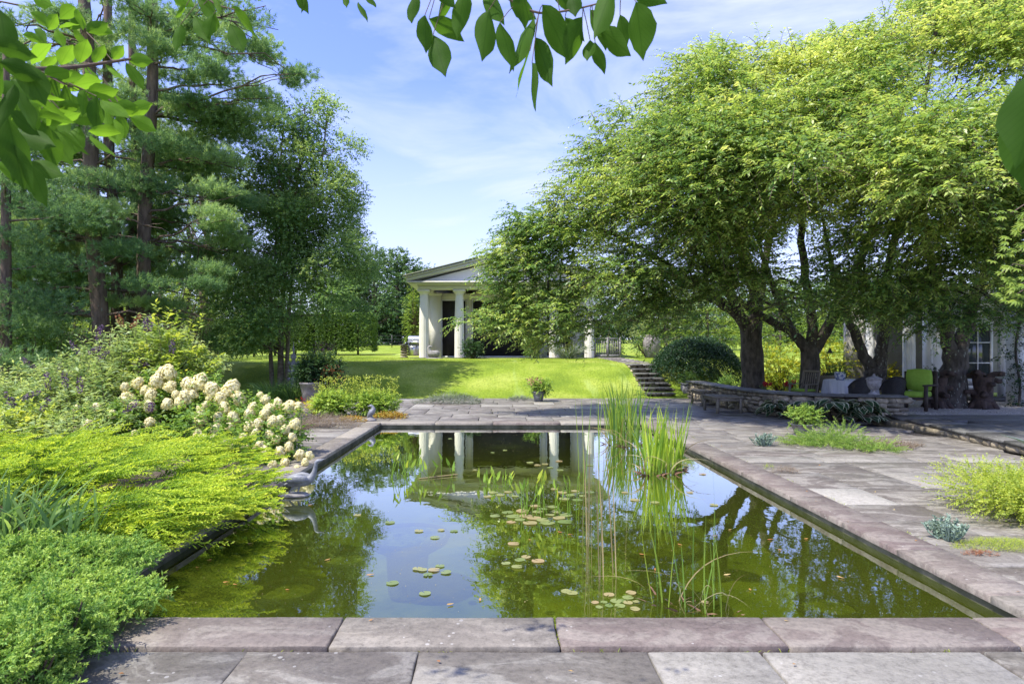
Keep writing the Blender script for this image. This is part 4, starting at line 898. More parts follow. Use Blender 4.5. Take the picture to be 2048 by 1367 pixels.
# distant wood
f = MB(); m = MB()
for px in list(range(-500, 3000, 58)):
    Y = rng.uniform(72, 84); x = hx(px, Y); h = rng.uniform(8, 11) if px < 900 else rng.uniform(6.5, 8); z0 = gz(x, Y)
    m.tube([[x, Y, z0-.5], [x, Y, z0+h*.7]], .2, 5)
    for q_ in range(30):
        c = np.array([x+rng.uniform(-3, 3), Y+rng.uniform(-2, 2), z0+(h*rng.uniform(.12, .9) if q_ < 20 else rng.uniform(.2, 2.4))]); S, d_ = inell(26, c, (1.9, 1.7, 1.3), .5); sprays(f, S, d_+[0, 0, .2], 1.1, 7, .42, .3, .2, rng.uniform(.1, .7), jit=.5)
tag(f.build('distant_woodland', M['oak']), 'dark green wood closing the view across the field', 'woodland', kind='stuff')
tag(m.build('distant_woodland_stems', M['bark']), 'stems of the wood across the field', 'woodland', kind='stuff')
# mid-distance greenery seen under the cherries
for k, (px, Y, h, R_, mt, lab) in enumerate(((1335, 36, 4.2, 2.6, 'paletree', 'pale small tree beyond the lattice screen'), (1560, 40, 5, 3, 'limetree', 'sunlit small tree seen between the two left cherry trunks'), (1700, 38, 5, 3, 'limetree', 'sunlit small tree seen left of the v-shaped cherry trunk'), (1820, 34, 4.6, 2.6, 'paletree', 'pale small tree seen between the pergola columns'), (1440, 44, 5, 3, 'oak', 'mid green tree beyond the weeping maple mound'))):
    x = hx(px, Y); gen_tree('small_tree', lab, 'tree', (x, Y, gz(x, Y)), h, R_, M[mt], M['bark'], ncl=26, nsp=30, nl=9, ll=.16, lw=.09, trunk_r=.08, crown_lo=.1, group='small trees in the upper garden')
# espalier limes: tiers of horizontal foliage
for k, (px, lab) in enumerate(((1330, 'espaliered tree with level tiers left of the weeping maple'), (1415, 'espaliered tree with level tiers above the weeping maple'), (1500, 'espaliered tree with level tiers behind the leftmost cherry trunk'))):
    Y = 31; x = hx(px, Y); z0 = gz(x, Y); T = thing('espalier_tree', lab, 'tree', (x, Y, z0), 'espaliered trees'); f = MB(); m = MB(); m.tube([[x, Y, z0-.1], [x, Y, z0+2.3]], .07, 8)
    for z in (.75, 1.3, 1.85, 2.4):
        m.tube([[x-1.1, Y, z0+z-.05], [x+1.1, Y, z0+z-.05]], .025, 6); n_ = 150; P = np.c_[rng.uniform(-1.2, 1.2, n_), rng.normal(0, .14, n_), z+rng.normal(0, .09, n_)]+[x, Y, z0]
        sprays(f, P, rng.normal(0, 1, (n_, 3))*[1, .6, .4], .22, 8, .1, .06, .2, rng.uniform(.2, .9, n_))
    m.build('trunk', M['bark'], T); f.build('crown', M['limetree'], T)
# ============================================================ JUNIPERS
def plumes(mb, S, D, L_, m, bl, k, nl_, nw, r, arch=.25, gt=.35, nd=.42):
    """feathery juniper sprays: side branchlets along an arching axis, each carrying needle slivers"""
    n = len(S); D = nrm(D); L_ = np.broadcast_to(L_, (n,)); t = (np.arange(m)+.6)/m; tt = t[None, :, None]; LL_ = L_[:, None, None]
    P = S[:, None]+D[:, None]*LL_*tt+np.array([0, 0, 1.])*LL_*arch*(tt-tt**2*1.1); T = nrm(D[:, None]+np.array([0, 0, 1.])*arch*(1-2.2*tt)); T = np.broadcast_to(T, P.shape)
    side = nrm(np.cross(T, rng.normal(0, .5, (n, 1, 3))+[0, 0, 1])); sg = np.where(np.arange(m) % 2 == 0, 1, -1)[None, :, None]
    BD = nrm(T*1.0+side*sg*.75+rng.normal(0, .22, P.shape)); BL = bl*(1.15-t)[None, :, None]*rng.uniform(.7, 1.2, (n, m, 1))
    u = (np.arange(k)/k)[None, None, :, None]
    Q = P[:, :, None]+BD[:, :, None]*BL[:, :, None]*u
    ND = nrm(BD[:, :, None]+rng.normal(0, nd, (n, m, k, 3))); NL = nl_*rng.uniform(.7, 1.3, (n, m, k, 1)); s = nrm(np.cross(ND, rng.normal(size=ND.shape)))*nw*.5
    V = np.stack([Q-s, Q+s, Q+ND*NL], 3).reshape(-1, 3); c = n*m*k; b0 = mb.n
    mb.V.append(V); mb.n += 3*c; mb.F.append(np.arange(3*c).reshape(c, 3)+b0)
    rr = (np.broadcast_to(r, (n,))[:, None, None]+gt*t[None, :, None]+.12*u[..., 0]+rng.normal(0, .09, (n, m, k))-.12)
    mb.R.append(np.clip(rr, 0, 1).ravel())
def juniper(label, pads, mat_, loc, dens, Lr, dirb, m=22, bl=.075, k=5, nl_=.022, nw=.0075, up=.25, tone=(.25, .7), arch=.25, group='junipers spilling over the pond edge', spread=.35, gt=.35):
    T = thing('juniper', label, 'shrub', loc, group); f = MB(); s = MB()
    for (x, y, z, rx, ry, rz) in pads:
        n_ = int(dens*rx*ry)
        d_ = nrm(rng.normal(size=(n_, 3))); d_[:, 2] = np.abs(d_[:, 2])*1.0-.12; d_ = nrm(d_); u = rng.random(n_)**.22
        S = np.array([x, y, z])+d_*np.array([rx, ry, rz])*u[:, None]; tl = rng.uniform(-.12, .12)
        D = np.array(dirb)+d_*[.55, .55, .35]+rng.normal(0, spread, (n_, 3))*[1, 1, .5]+[0, 0, up]
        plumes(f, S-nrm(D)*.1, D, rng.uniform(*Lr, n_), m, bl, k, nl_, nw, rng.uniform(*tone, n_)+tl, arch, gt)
        for q in S[:5]: limb(s, (x-dirb[0]*.5*rx, y, .02), q, .014, .004, n=5, sides=4)
    s.build('stem', M['twig'], T, smooth=True); f.build('foliage', mat_, T)
gj = []
for (px, py, Y, rx, ry, rz) in ((90, 905, 7.6, .9, .6, .25), (180, 895, 7.7, .8, .5, .25), (290, 925, 7.4, .75, .5, .22), (380, 905, 7.8, .7, .45, .22), (470, 935, 7.5, .5, .4, .2), (60, 945, 6.9, .8, .5, .25), (180, 950, 6.8, .7, .5, .25), (300, 965, 6.7, .65, .45, .22), (400, 960, 6.8, .6, .4, .2), (490, 975, 6.9, .35, .35, .16),
                                (200, 1000, 6.2, .6, .4, .2), (310, 1015, 6.1, .55, .38, .2), (410, 1010, 6.2, .42, .35, .17), (130, 985, 6.4, .6, .4, .2), (260, 1050, 5.7, .38, .3, .14), (400, 1045, 5.95, .25, .25, .12), (-30, 930, 7.2, .8, .6, .25), (-60, 970, 6.5, .8, .5, .3), (220, 880, 8.2, .8, .5, .2), (460, 905, 8.1, .45, .4, .16), (30, 880, 8.1, .8, .5, .25), (340, 880, 8.2, .6, .5, .2)):
    c = pt(px, py+14, Y); gj.append((*c, rx, ry, rz))
def fan_juniper(label, loc, mat_, rows):
    T = thing('juniper', label, 'shrub', loc, 'junipers spilling over the pond edge'); f = MB(); s = MB()
    for (px, py, z, az, ln, n_) in rows:
        Y = (EYE-z)*F_PX/(py-VY); c = np.array([(px-VX)/F_PX*Y, Y, z]); c[2] += rng.uniform(-.08, .10); e0 = rng.uniform(.10, .42); az = radians(az+rng.uniform(-14, 14)); n_ = int(n_)
        a = az+rng.normal(0, .27, n_); el = rng.normal(e0, .08, n_); D = np.c_[np.cos(a)*np.cos(el), np.sin(a)*np.cos(el), np.sin(el)]
        S = c-np.c_[np.cos(az), np.sin(az), .1]*ln*.55+rng.normal(0, 1, (n_, 3))*[.10, .14, .025]
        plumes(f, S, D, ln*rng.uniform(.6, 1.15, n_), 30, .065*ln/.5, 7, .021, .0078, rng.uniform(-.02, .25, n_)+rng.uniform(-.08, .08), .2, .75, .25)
        limb(s, [c[0]-cos(az)*ln*1.3, c[1]-sin(az)*ln*1.3, max(.02, z-.2)], S.mean(0), .014, .007, n=6, sides=5)
    s.build('stem', M['twig'], T, smooth=True); f.build('foliage', mat_, T)
rows = []
for py, z, xs in ((893, .50, (0, 90, 180, 260, 350, 420, 480)), (908, .50, (-40, 60, 150, 240, 330, 410, 500)), (925, .54, (-20, 70, 170, 260, 350, 440, 520)), (952, .46, (-60, 40, 130, 220, 310, 400, 480, 525)), (980, .38, (60, 160, 250, 340, 430, 505)), (1008, .30, (150, 240, 330, 420, 480)), (1035, .22, (200, 290, 380, 440)), (1060, .14, (235, 310, 390)), (1080, .06, (270, 330)), (985, .4, (-70, 0)), (1015, .10, (470, 500))):
    for px in xs:
        zz = z*(1-.55*sm((px-380)/160)) ; rows.append((px+rng.uniform(-18, 18), py+rng.uniform(-9, 9), zz, rng.uniform(-30, 22) if px > 350 else rng.uniform(-45, 30), rng.uniform(.48, .75)*(1 if px < 400 else .7 if px < 460 else .46), rng.uniform(19, 30)))
rows += [(a+rng.uniform(-25, 25), b+8, max(.05, c-.13), d, e*.9, f_) for (a, b, c, d, e, f_) in rows[::2] if a < 470]
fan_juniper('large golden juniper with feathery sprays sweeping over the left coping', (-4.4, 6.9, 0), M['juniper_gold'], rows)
# solid brushy inside so that no ground shows through
gg = []
for (px, py, Y, rx, ry, rz) in [(rng.uniform(-40, 300)*(1 if k_ % 2 else .7), rng.uniform(1085, 1350), 4, .13, .13, .17+.05*rng.random()) for k_ in range(46)]+[(315, 1120, 4.8, .2, .16, .08), (275, 1100, 4.8, .25, .2, .1)]+[(60, 1130, 4.7, .55, .4, .18), (170, 1110, 4.8, .5, .38, .18), (270, 1135, 4.7, .38, .3, .16), (60, 1200, 4.1, .5, .4, .17), (170, 1190, 4.2, .45, .35, .16), (250, 1180, 4.35, .28, .25, .13), (40, 1270, 3.6, .45, .35, .14), (130, 1262, 3.6, .32, .3, .12), (60, 1335, 3.15, .4, .3, .10), (150, 1230, 3.85, .22, .22, .09), (10, 1355, 2.95, .3, .25, .09), (-60, 1150, 4.5, .5, .5, .2), (-60, 1260, 3.6, .5, .4, .16), (110, 1310, 3.3, .25, .2, .08), (290, 1110, 4.9, .28, .25, .12), (-70, 1350, 3, .4, .4, .1), (160, 1345, 3.05, .14, .12, .04)]:
    if px > 262-(py-1100)*.9: continue
    rz *= .62
    zz = .06+rz*.9+(rng.uniform(-.03, .08) if rx == .13 else -.03); c = gp(px, py+12, zz); gg.append((*c, rx, ry, rz))
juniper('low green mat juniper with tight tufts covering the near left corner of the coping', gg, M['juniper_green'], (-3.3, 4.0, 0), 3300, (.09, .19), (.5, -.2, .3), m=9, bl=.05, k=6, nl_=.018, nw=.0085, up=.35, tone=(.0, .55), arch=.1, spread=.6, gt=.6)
dj = [(*pt(20, 985, 6.3), .35, .3, .18), (*pt(-40, 975, 6.3), .4, .3, .2), (*pt(50, 1000, 6.1), .2, .2, .12)]
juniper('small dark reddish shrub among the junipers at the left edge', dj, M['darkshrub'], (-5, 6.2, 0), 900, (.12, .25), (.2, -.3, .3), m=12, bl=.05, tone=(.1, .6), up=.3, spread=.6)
# brown dead patch in the mat juniper
f = MB(); c = pt(105, 1175, 4.15); S, d_ = inell(60, c+[0, -.05, .1], (.14, .1, .04)); plumes(f, S, d_+[.5, -.3, .5], .1, 9, .03, 5, .013, .006, .5); tag(f.build('dead_sprig', M['rust']), 'orange brown dead sprigs in the mat juniper', 'dead foliage')
# iris clump
T = thing('iris_plant', 'tall sword leaved iris clump between the golden and the green juniper', 'plant', (-3.9, 5.1, 0)); f = MB()
n_ = 150; P = np.c_[rng.uniform(-4.3, -3.05, n_), rng.uniform(4.35, 4.75, n_), np.full(n_, .06)]
blades(f, P, np.c_[rng.normal(.12, .28, n_), rng.normal(0, .2, n_), np.ones(n_)], rng.uniform(.5, .78, n_), rng.uniform(.02, .034, n_), rng.uniform(.1, .6, n_), 6); f.build('leaves', M['iris'], T)
# ============================================================ HYDRANGEA
T = thing('hydrangea', 'panicle hydrangea loaded with big cream flower heads beside the pond', 'flowering shrub', (-4.1, 9.3, 0))
f = MB(); s = MB()
HP = [(340, 800, 10.3, .5, .4), (420, 800, 10.2, .5, .4), (500, 840, 9.7, .5, .35), (560, 860, 9.4, .36, .3), (300, 840, 9.9, .6, .35), (400, 860, 9.4, .6, .35), (480, 885, 9.1, .5, .3), (555, 900, 9.0, .33, .26), (230, 860, 9.6, .6, .35), (340, 900, 9.2, .5, .25), (450, 910, 9.0, .35, .2), (540, 925, 8.8, .2, .14), (330, 770, 10.4, .3, .2), (160, 870, 9.6, .5, .3)]
for (px, py, Y, rx, rz) in HP:
    c = pt(px, py, Y); n_ = int(330*rx*rz*3+40); S, d_ = inell(n_, c, (rx, .4, rz), .45); S[:, 2] = np.maximum(S[:, 2], .06)
    sprays(f, S, d_+[0, -.1, .4], .2, 6, .095, .055, .15, rng.uniform(.05, .6, n_), jit=.4)
    for q in S[:14]: limb(s, (c[0]*.98-.05, c[1]+.1, 0), q, .009, .004, n=4, sides=4)
heads = "338 748 14;314 765 14;340 775 13;275 768 12;302 792 13;255 798 11;335 810 12;360 808 10;378 772 12;398 768 14;372 798 11;425 782 12;442 800 10;462 780 14;450 818 10;480 800 11;468 838 11;478 795 8;402 838 11;438 838 9;402 820 9;300 815 10;270 812 9;175 852 9;155 818 8;150 860 7;300 845 9;400 845 8;520 790 7;500 830 10;530 800 11;515 850 11;540 820 10;555 810 11;560 842 10;578 815 12;596 815 10;545 845 11;530 830 10;500 858 10;488 880 9;510 870 9;540 870 9;552 880 10;570 860 10;590 850 9;585 875 8;560 905 9;578 895 8;600 910 10;620 912 8;595 938 7;545 930 8;530 905 9;520 895 10;548 948 6;570 925 8;405 880 9;427 878 8;446 890 9;485 878 10;470 888 10;490 898 8;460 855 9;270 870 7;395 870 7;353 790 9;290 782 9;420 795 8;505 815 9;610 925 6;535 945 6;225 830 8;195 815 7;250 775 8;325 745 9;412 812 9;386 790 9;432 860 8".split(';')
def head_mesh(seed):
    mb = MB(); n_ = 420; d_ = nrm(rng.normal(size=(n_, 3))); d_[:, 2] = np.where(d_[:, 2] < -.5, -d_[:, 2], d_[:, 2])
    rr = np.where(d_[:, 2] > 0, 1-.15*d_[:, 2], 1)[:, None]; P = d_*[.9, .9, 1.15]*rr*rng.uniform(.74, 1.08, (n_, 1)); a = nrm(np.cross(d_, rng.normal(size=(n_, 3)))); b = np.cross(d_, a); s_ = rng.uniform(.11, .17, (n_, 1))
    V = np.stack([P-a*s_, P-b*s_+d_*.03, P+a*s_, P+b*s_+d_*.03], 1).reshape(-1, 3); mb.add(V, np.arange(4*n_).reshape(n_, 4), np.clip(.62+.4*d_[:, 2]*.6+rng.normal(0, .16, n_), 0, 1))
    mb.lathe([(.1, -.7), (.5, -.4), (.6, 0), (.5, .5), (.1, .8)], 10, r=.5); mb.V = [v*(1+.13*np.sin(v[:, :1]*5+seed)*np.sin(v[:, 1:2]*6+seed*2)*np.cos(v[:, 2:]*5+seed)) for v in mb.V]; return mb.build('flower_head', M['petal'], T, local=True)
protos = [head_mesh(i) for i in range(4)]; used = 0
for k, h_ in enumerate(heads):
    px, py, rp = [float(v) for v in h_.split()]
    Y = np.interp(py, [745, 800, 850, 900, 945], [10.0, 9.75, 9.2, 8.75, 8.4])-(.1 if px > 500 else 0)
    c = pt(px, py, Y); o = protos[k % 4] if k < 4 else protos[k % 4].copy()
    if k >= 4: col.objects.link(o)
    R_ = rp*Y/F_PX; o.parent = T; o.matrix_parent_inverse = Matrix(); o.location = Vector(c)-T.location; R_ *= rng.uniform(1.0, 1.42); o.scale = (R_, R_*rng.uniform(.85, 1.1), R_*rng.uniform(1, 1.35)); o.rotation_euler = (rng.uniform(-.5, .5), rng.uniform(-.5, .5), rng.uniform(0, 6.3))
f.build('foliage', M['bushleaf'], T); s.build('stem', M['twig'], T)
# ============================================================ BUTTERFLY BUSH
T = thing('butterfly_bush', 'loose grey green butterfly bush with dark purple spikes behind the hydrangea', 'flowering shrub', (-7, 10.6, 0))
f = MB(); s = MB()
for (px, py, Y, rx, rz) in ((60, 830, 10, .9, .4), (150, 800, 10.2, .7, .5), (240, 780, 10.6, .7, .5), (300, 730, 11, .6, .5), (360, 730, 11.2, .5, .4), (210, 730, 11, .6, .4), (100, 780, 10.6, .7, .4), (20, 800, 10.4, .6, .4), (280, 690, 11.2, .35, .35), (340, 690, 11.4, .25, .25), (400, 740, 11.3, .35, .25), (230, 850, 9.7, .6, .35), (110, 860, 9.6, .7, .3), (0, 860, 9.4, .6, .3), (170, 760, 10.8, .5, .3), (-60, 830, 10, .9, .5), (330, 760, 10.9, .5, .35), (60, 870, 9.0, .7, .2), (160, 880, 9.0, .6, .2)):
    c = pt(px, py, Y); n_ = int(150*rx*rz*3+45); S, d_ = inell(n_, c, (rx, .5, rz), .5); S[:, 2] = np.maximum(S[:, 2], .08)
    sprays(f, S, d_*.8+[.1, -.1, .75], rng.uniform(.22, .42, n_), 9, .13, .040, .2, rng.uniform(.2, .95, n_), jit=.35, spread=1.1, twig=s)
for px, py in ((290, 665), (262, 690), (205, 690), (248, 665), (300, 690), (325, 668), (190, 740), (140, 745), (70, 760), (95, 760), (15, 780), (345, 690), (220, 660), (160, 720), (120, 730), (275, 645)):      # long flowering wands
    a = pt(px+rng.uniform(-20, 20), py+100, 10.9); b = pt(px, py, 10.7); limb(s, a, b, .007, .003, n=6, sides=4); n_ = 9; q = a+(b-a)*np.linspace(.2, .95, n_)[:, None]
    leaves(f, q, rng.normal(0, 1, (n_, 3))*[1, 1, .3]+[0, 0, .5], rng.normal(0, .4, (n_, 3))+[0, 0, 1], .12, .028, rng.uniform(.3, .9, n_))
f.build('foliage', M['butterfly'], T); s.build('stem', M['twig'], T)
for k, (px, py) in enumerate(((272, 642), (240, 640), (292, 650), (198, 665), (150, 695), (190, 700), (205, 712), (285, 725), (275, 740), (160, 770), (95, 760), (120, 740), (55, 725), (20, 800), (345, 692), (300, 645), (62, 790), (262, 812), (302, 812), (130, 760), (90, 808))):
    m = MB(); c = pt(px, py, 10.5 if py < 760 else 9.3); n_ = 90; t_ = rng.uniform(-1, 1, n_); ax = nrm(np.array([rng.normal(0, .5), rng.normal(0, .3), 1.2])*[1, 1, 1 if py < 700 else .4]); rad = .024*(1-.5*np.abs(t_)); d_ = nrm(rng.normal(size=(n_, 3))); P = c+ax*t_[:, None]*.12+d_*rad[:, None]*1.5
    leaves(m, P, d_, rng.normal(size=(n_, 3)), .026, .022, rng.uniform(0, 1, n_)); m.build('flower_spike', M['rust'] if k in (0, 1) else M['purple'], T)
shrub('shrub', 'bright leafy shrub with upright lime shoots at the top of the butterfly bush', 'shrub', pt(350, 790, 10.9)*[1, 1, 0]+[0, 0, .0], (.62, .5, 1.95), M['lime'], 230, 10, .14, .065, .35, up=.9, lumps=6, tone=(.1, .7))
shrub('shrub', 'glossy light green shrub at the left edge below the butterfly bush', 'shrub', (-7.2, 9.1, 0), (.9, .6, .75), M['lime'], 200, 8, .11, .06, .2, up=.4, lumps=5)
# ============================================================ LEFT PATIO PLANTS
def blady(name, label, c, n_, rad, L_, W, mat_, bend=(.4, 1.2), lean=.35, seg=6, group=None):
    T = thing(name, label, 'plant', c, group); f = MB(); a = rng.uniform(0, 2*pi, n_); u = rng.random(n_)**.5*rad
    P = np.c_[c[0]+np.cos(a)*u, c[1]+np.sin(a)*u, np.full(n_, c[2])]; D = np.c_[np.cos(a)*lean+rng.normal(0, .15, n_), np.sin(a)*lean+rng.normal(0, .15, n_), np.ones(n_)]
    blades(f, P, D, rng.uniform(*L_, n_), rng.uniform(W*.7, W*1.2, n_), rng.uniform(*bend, n_), seg); f.build('leaves', mat_, T); return T
for px, py, lab in ((545, 785, 'fountain of arching grass leaves left of the big potted shrub'), (590, 790, 'arching grass clump directly beside the stone pot')):
    Y = 19.8; blady('ornamental_grass', lab, (hx(px, Y), Y, .03), 260, .34, (.7, 1.15), .02, M['iris'], group='ornamental grass at the foot of the birch')
def pot(T, c, r0, r1, h, mat_, name='pot', rim=.02):
    m = MB(); m.lathe([(r0*.9, 0), (r0, .01), ((r0+r1)/2*1.02, h*.5), (r1, h*.88), (r1+rim, h*.9), (r1+rim, h), (r1-.015, h), (r1-.03, h*.85)], 28, c); return m.build(name, mat_, T, smooth=False)
c = np.array([hx(640, 19.4), 19.4, 0.0])
T = shrub('potted_shrub', 'big rounded dark shrub with reddish fruit in a grey stone pot', 'potted plant', c+[0, 0, .45], (.78, .7, 1.05), M['darkshrub'], 1500, 10, .07, .055, .25, tone=(.2, 1), lumps=9, up=.0)
c0 = np.array([hx(622, 19.0), 19.0, 0.0]); pot(T, c0, .22, .33, .62, M['clay'])
m = MB(); S, d_ = inell(220, c+[.35, -.15, .75], (.45, .5, .45)); leaves(m, S, d_, rng.normal(size=S.shape), .05, .05, rng.uniform(0, 1, 220)); m.build('fruit', M['rust'], T)
T = thing('shrub', 'small purple leaved shrub peeking above the potted shrub', 'shrub', (hx(655, 21), 21, .3)); m = MB(); S, d_ = inell(90, (hx(648, 20.6), 20.6, 1.68), (.34, .3, .13)); sprays(m, S, d_, .14, 6, .06, .04, .2, .5); m.build('foliage', mat('plum leaf', (.10, .04, .05), (.25, .13, .14), .6, 20), T); MB().tube([[hx(652, 20.8), 20.8, .1], [hx(648, 20.6), 20.6, 1.6]], .02).build('stem', M['twig'], T)
# ornate stone finial
T = thing('garden_finial', 'slender ornate stone pinnacle standing beside the birch stems', 'ornament', (hx(587, 20.9), 20.9, .05)); zf = .05
m = MB(); m.lathe([(.15, 0), (.15, .12), (.10, .16), (.09, .45), (.13, .5), (.14, .56), (.08, .6), (.07, .7), (.15, .78), (.17, .84), (.08, .9), (.06, .95), (.13, 1.04), (.14, 1.1), (.06, 1.17), (.05, 1.22), (.10, 1.3), (.10, 1.36), (.03, 1.44), (.025, 1.5), (.045, 1.56), (.02, 1.62), (.008, 1.85)], 16, (hx(587, 20.9), 20.9, zf)); m.build('pinnacle', M['statstone'], T)
for z in (.56, .84, 1.1):
    m = MB()
    for a in range(6): m.stone((hx(587, 20.9)+.17*cos(a*pi/3), 20.9+.17*sin(a*pi/3), zf+z+.03), (.05, .05, .1), r=.5)
    m.build('crockets', M['statstone'], T)
shrub('shrub', 'low bright yellow shrub right behind the last hydrangea heads', 'shrub', (hx(628, 15.3), 15.3, 0), (.45, .4, .42), M['gold'], 190, 9, .05, .022, .13, lumps=4, up=.5)
shrub('perennial', 'small red flowered plant beside the low yellow shrub', 'plant', (hx(600, 16.5), 16.5, 0), (.22, .2, .3), M['red'], 18, 5, .04, .03, .1, lumps=2, up=.6)
for px, py, R_, lab in ((680, 835, .62, 'frothy lime perennial clump left of the duck statue'), (750, 835, .58, 'frothy lime perennial clump behind the duck statue')):
    c = gp(px, py); c[1] += .55; c[0] = hx(px, c[1]); T = shrub('perennial', lab, 'plant', c, (R_*.95, R_*.8, .52), M['bushleaf'], 900, 8, .075, .045, .18, up=.5, lumps=7, tone=(.4, 1), group='lime perennials at the far left pond corner')
    m = MB(); n_ = 130; a = rng.uniform(0, 2*pi, n_); u = R_*rng.random(n_)**.5; P = c+np.c_[np.cos(a)*u, np.sin(a)*u*.8, rng.uniform(.5, .95, n_)]; S2 = P-[0, 0, .3]
    for k in range(0, n_): m.tube([S2[k], P[k]], .003, 3, cap=False, r=.2)
    for _ in range(5): leaves(m, P+rng.normal(0, .03, P.shape), rng.normal(size=P.shape), rng.normal(size=P.shape), .035, .03, rng.uniform(.5, 1, n_))
    m.build('flower_spray', M['lime'], T)
def mat_plant(name, label, c, rx, ry, h, mat_, n_=200, L_=.09, ll=.02, lw=.012, nl=8, group=None, up=1.0, tone=(.1, .9), droop=.1):
    T = thing(name, label, 'plant', c, group); f = MB(); a = rng.uniform(0, 2*pi, n_); u = rng.random(n_)**.55*(1+.18*np.sin(a*3+c[0])); P = np.c_[c[0]+np.cos(a)*u*rx, c[1]+np.sin(a)*u*ry, c[2]+h*(1-u**2)*rng.uniform(.2, 1, n_)*.7]
    D = np.c_[np.cos(a)*.6*u, np.sin(a)*.6*u, np.full(n_, up)]+rng.normal(0, .4, (n_, 3)); sprays(f, P, D, rng.uniform(.6, 1.2, n_)*L_, nl, ll, lw, droop, rng.uniform(*tone, n_), jit=.5); f.build('foliage', mat_, T); return T
c = gp(655, 852); mat_plant('thyme_patch', 'brown and grey creeping thyme patch near the far left pond corner', c, .62, .5, .30, M['thyme'], 1400, .15)
c = gp(778, 835); mat_plant('ground_cover', 'orange tinged ground cover right of the duck statue', c, .42, .3, .16, M['orangeleaf'], 260, .1, .045, .032, 6)
c = gp(700, 843); mat_plant('ground_cover', 'small orange leafed ground cover left of the duck statue', c+[0, .1, 0], .3, .2, .12, M['orangeleaf'], 130, .1, .045, .032, 6)
c = gp(902, 806); c[1] -= .0; mat_plant('ground_cover', 'grey green creeping shrub on the far patio in front of the lawn', c, 1.0, .38, .34, M['silver'], 1100, .17, .032, .02)
c = gp(1040, 800); mat_plant('ground_cover', 'small grey green creeper left of the potted geranium', c, .38, .2, .12, M['silver'], 260, .13, .03, .02)
c = gp(1077, 802); T = shrub('potted_geranium', 'bushy geranium with pink flowers in a dark pot on the far patio', 'potted plant', c+[0, 0, .2], (.42, .4, .5), M['bushleaf'], 260, 8, .06, .05, .16, lumps=5, up=.3, tone=(0, .8)); pot(T, c, .13, .19, .3, M['lead'])
m = MB(); S, d_ = inell(110, c+[-.1, 0, .62], (.28, .25, .14)); leaves(m, S, d_, rng.normal(size=S.shape), .045, .045, rng.uniform(0, 1, 110)); m.build('flowers', mat('pink petals', (.55, .18, .18), (.6, .35, .25), .6, 20), T)
# ============================================================ STATUES
def swept(mb, P, a, b, n=16, r=.5):
    """smooth elliptical sweep through the points P with half-widths a (side) and b (up)"""
    P = np.array(P, float); k = len(P); u = np.linspace(0, k-1, k*5); f = lambda q: np.interp(u, np.arange(k), q)
    Q = np.stack([f(P[:, i]) for i in range(3)], 1); A = f(np.array(a, float)); B = f(np.array(b, float))
    for _ in range(3):
        Q[1:-1] = (Q[:-2]+2*Q[1:-1]+Q[2:])/4; A[1:-1] = (A[:-2]+2*A[1:-1]+A[2:])/4; B[1:-1] = (B[:-2]+2*B[1:-1]+B[2:])/4
    T_ = nrm(np.gradient(Q, axis=0)); S = nrm(np.cross(T_, [0, 1, .001])); S = np.tile([0, 1., 0], (len(Q), 1)); U = nrm(np.cross(S, T_)); th = np.arange(n)*2*pi/n
    V = Q[:, None]+S[:, None]*(A[:, None]*np.cos(th))[..., None]+U[:, None]*(B[:, None]*np.sin(th))[..., None]
    i = np.arange(len(Q)-1)[:, None]*n; j = np.arange(n)[None]; j2 = (j+1) % n; mb.add(V, np.stack([i+j, i+j2, i+n+j2, i+n+j], -1).reshape(-1, 4), r); mb.add(V[0], np.arange(n)[::-1], r); mb.add(V[-1], np.arange(n), r)
c = np.array([-2.30, 7.13, WZ]); T = thing('bird_statue', 'grey metal wading bird statue with stretched neck standing in the pond', 'statue', c)
def gb(px, py): return pt(px, py, 7.13)
m = MB(); swept(m, [gb(568, 969), gb(580, 966), gb(595, 962), gb(610, 961), gb(621, 957), gb(628, 946), (gb(631, 934)), gb(632, 925), gb(636, 921), gb(641, 920.5), gb(645, 919), gb(649, 917)],
      [.012, .045, .075, .08, .055, .032, .024, .022, .026, .02, .010, .003], [.008, .035, .062, .065, .05, .030, .024, .022, .024, .018, .010, .003]); m.build('body', M['lead'], T, smooth=True)
for s_ in (-1, 1):
    m = MB(); o_ = np.array([0, s_*.075, 0]); swept(m, [gb(566, 960)+o_*.6, gb(580, 957)+o_, gb(598, 954)+o_*1.1, gb(613, 955)+o_, gb(620, 958)+o_*.8], [.008, .022, .028, .026, .01], [.008, .035, .05, .04, .012], 12); m.build('wing', M['lead'], T, smooth=True)
for a, b, e in ((gb(592, 968), gb(578, 983), gb(576, 993)), (gb(600, 969), gb(596, 982), gb(596, 992))):
    m = MB(); m.tube([a+[0, 0, .02], (a+b)/2, b, e], [.022, .014, .009, .010], 8)
    for dx, dy in ((.06, -.02), (.065, .01), (.05, .04), (-.03, 0)): m.tube([e, e+[dx, dy, -.012]], [.008, .004], 6)
    m.build('leg', M['lead'], T, smooth=True)
m = MB(); m.lathe([(.17, 0), (.18, .012), (.16, .028), (.02, .034)], 26, (0, 0, 0)); m.V = [v*[1, .6, 1]+[gb(588, 0)[0], 7.13, WZ+.004] for v in m.V]; m.build('base', M['statstone'], T)
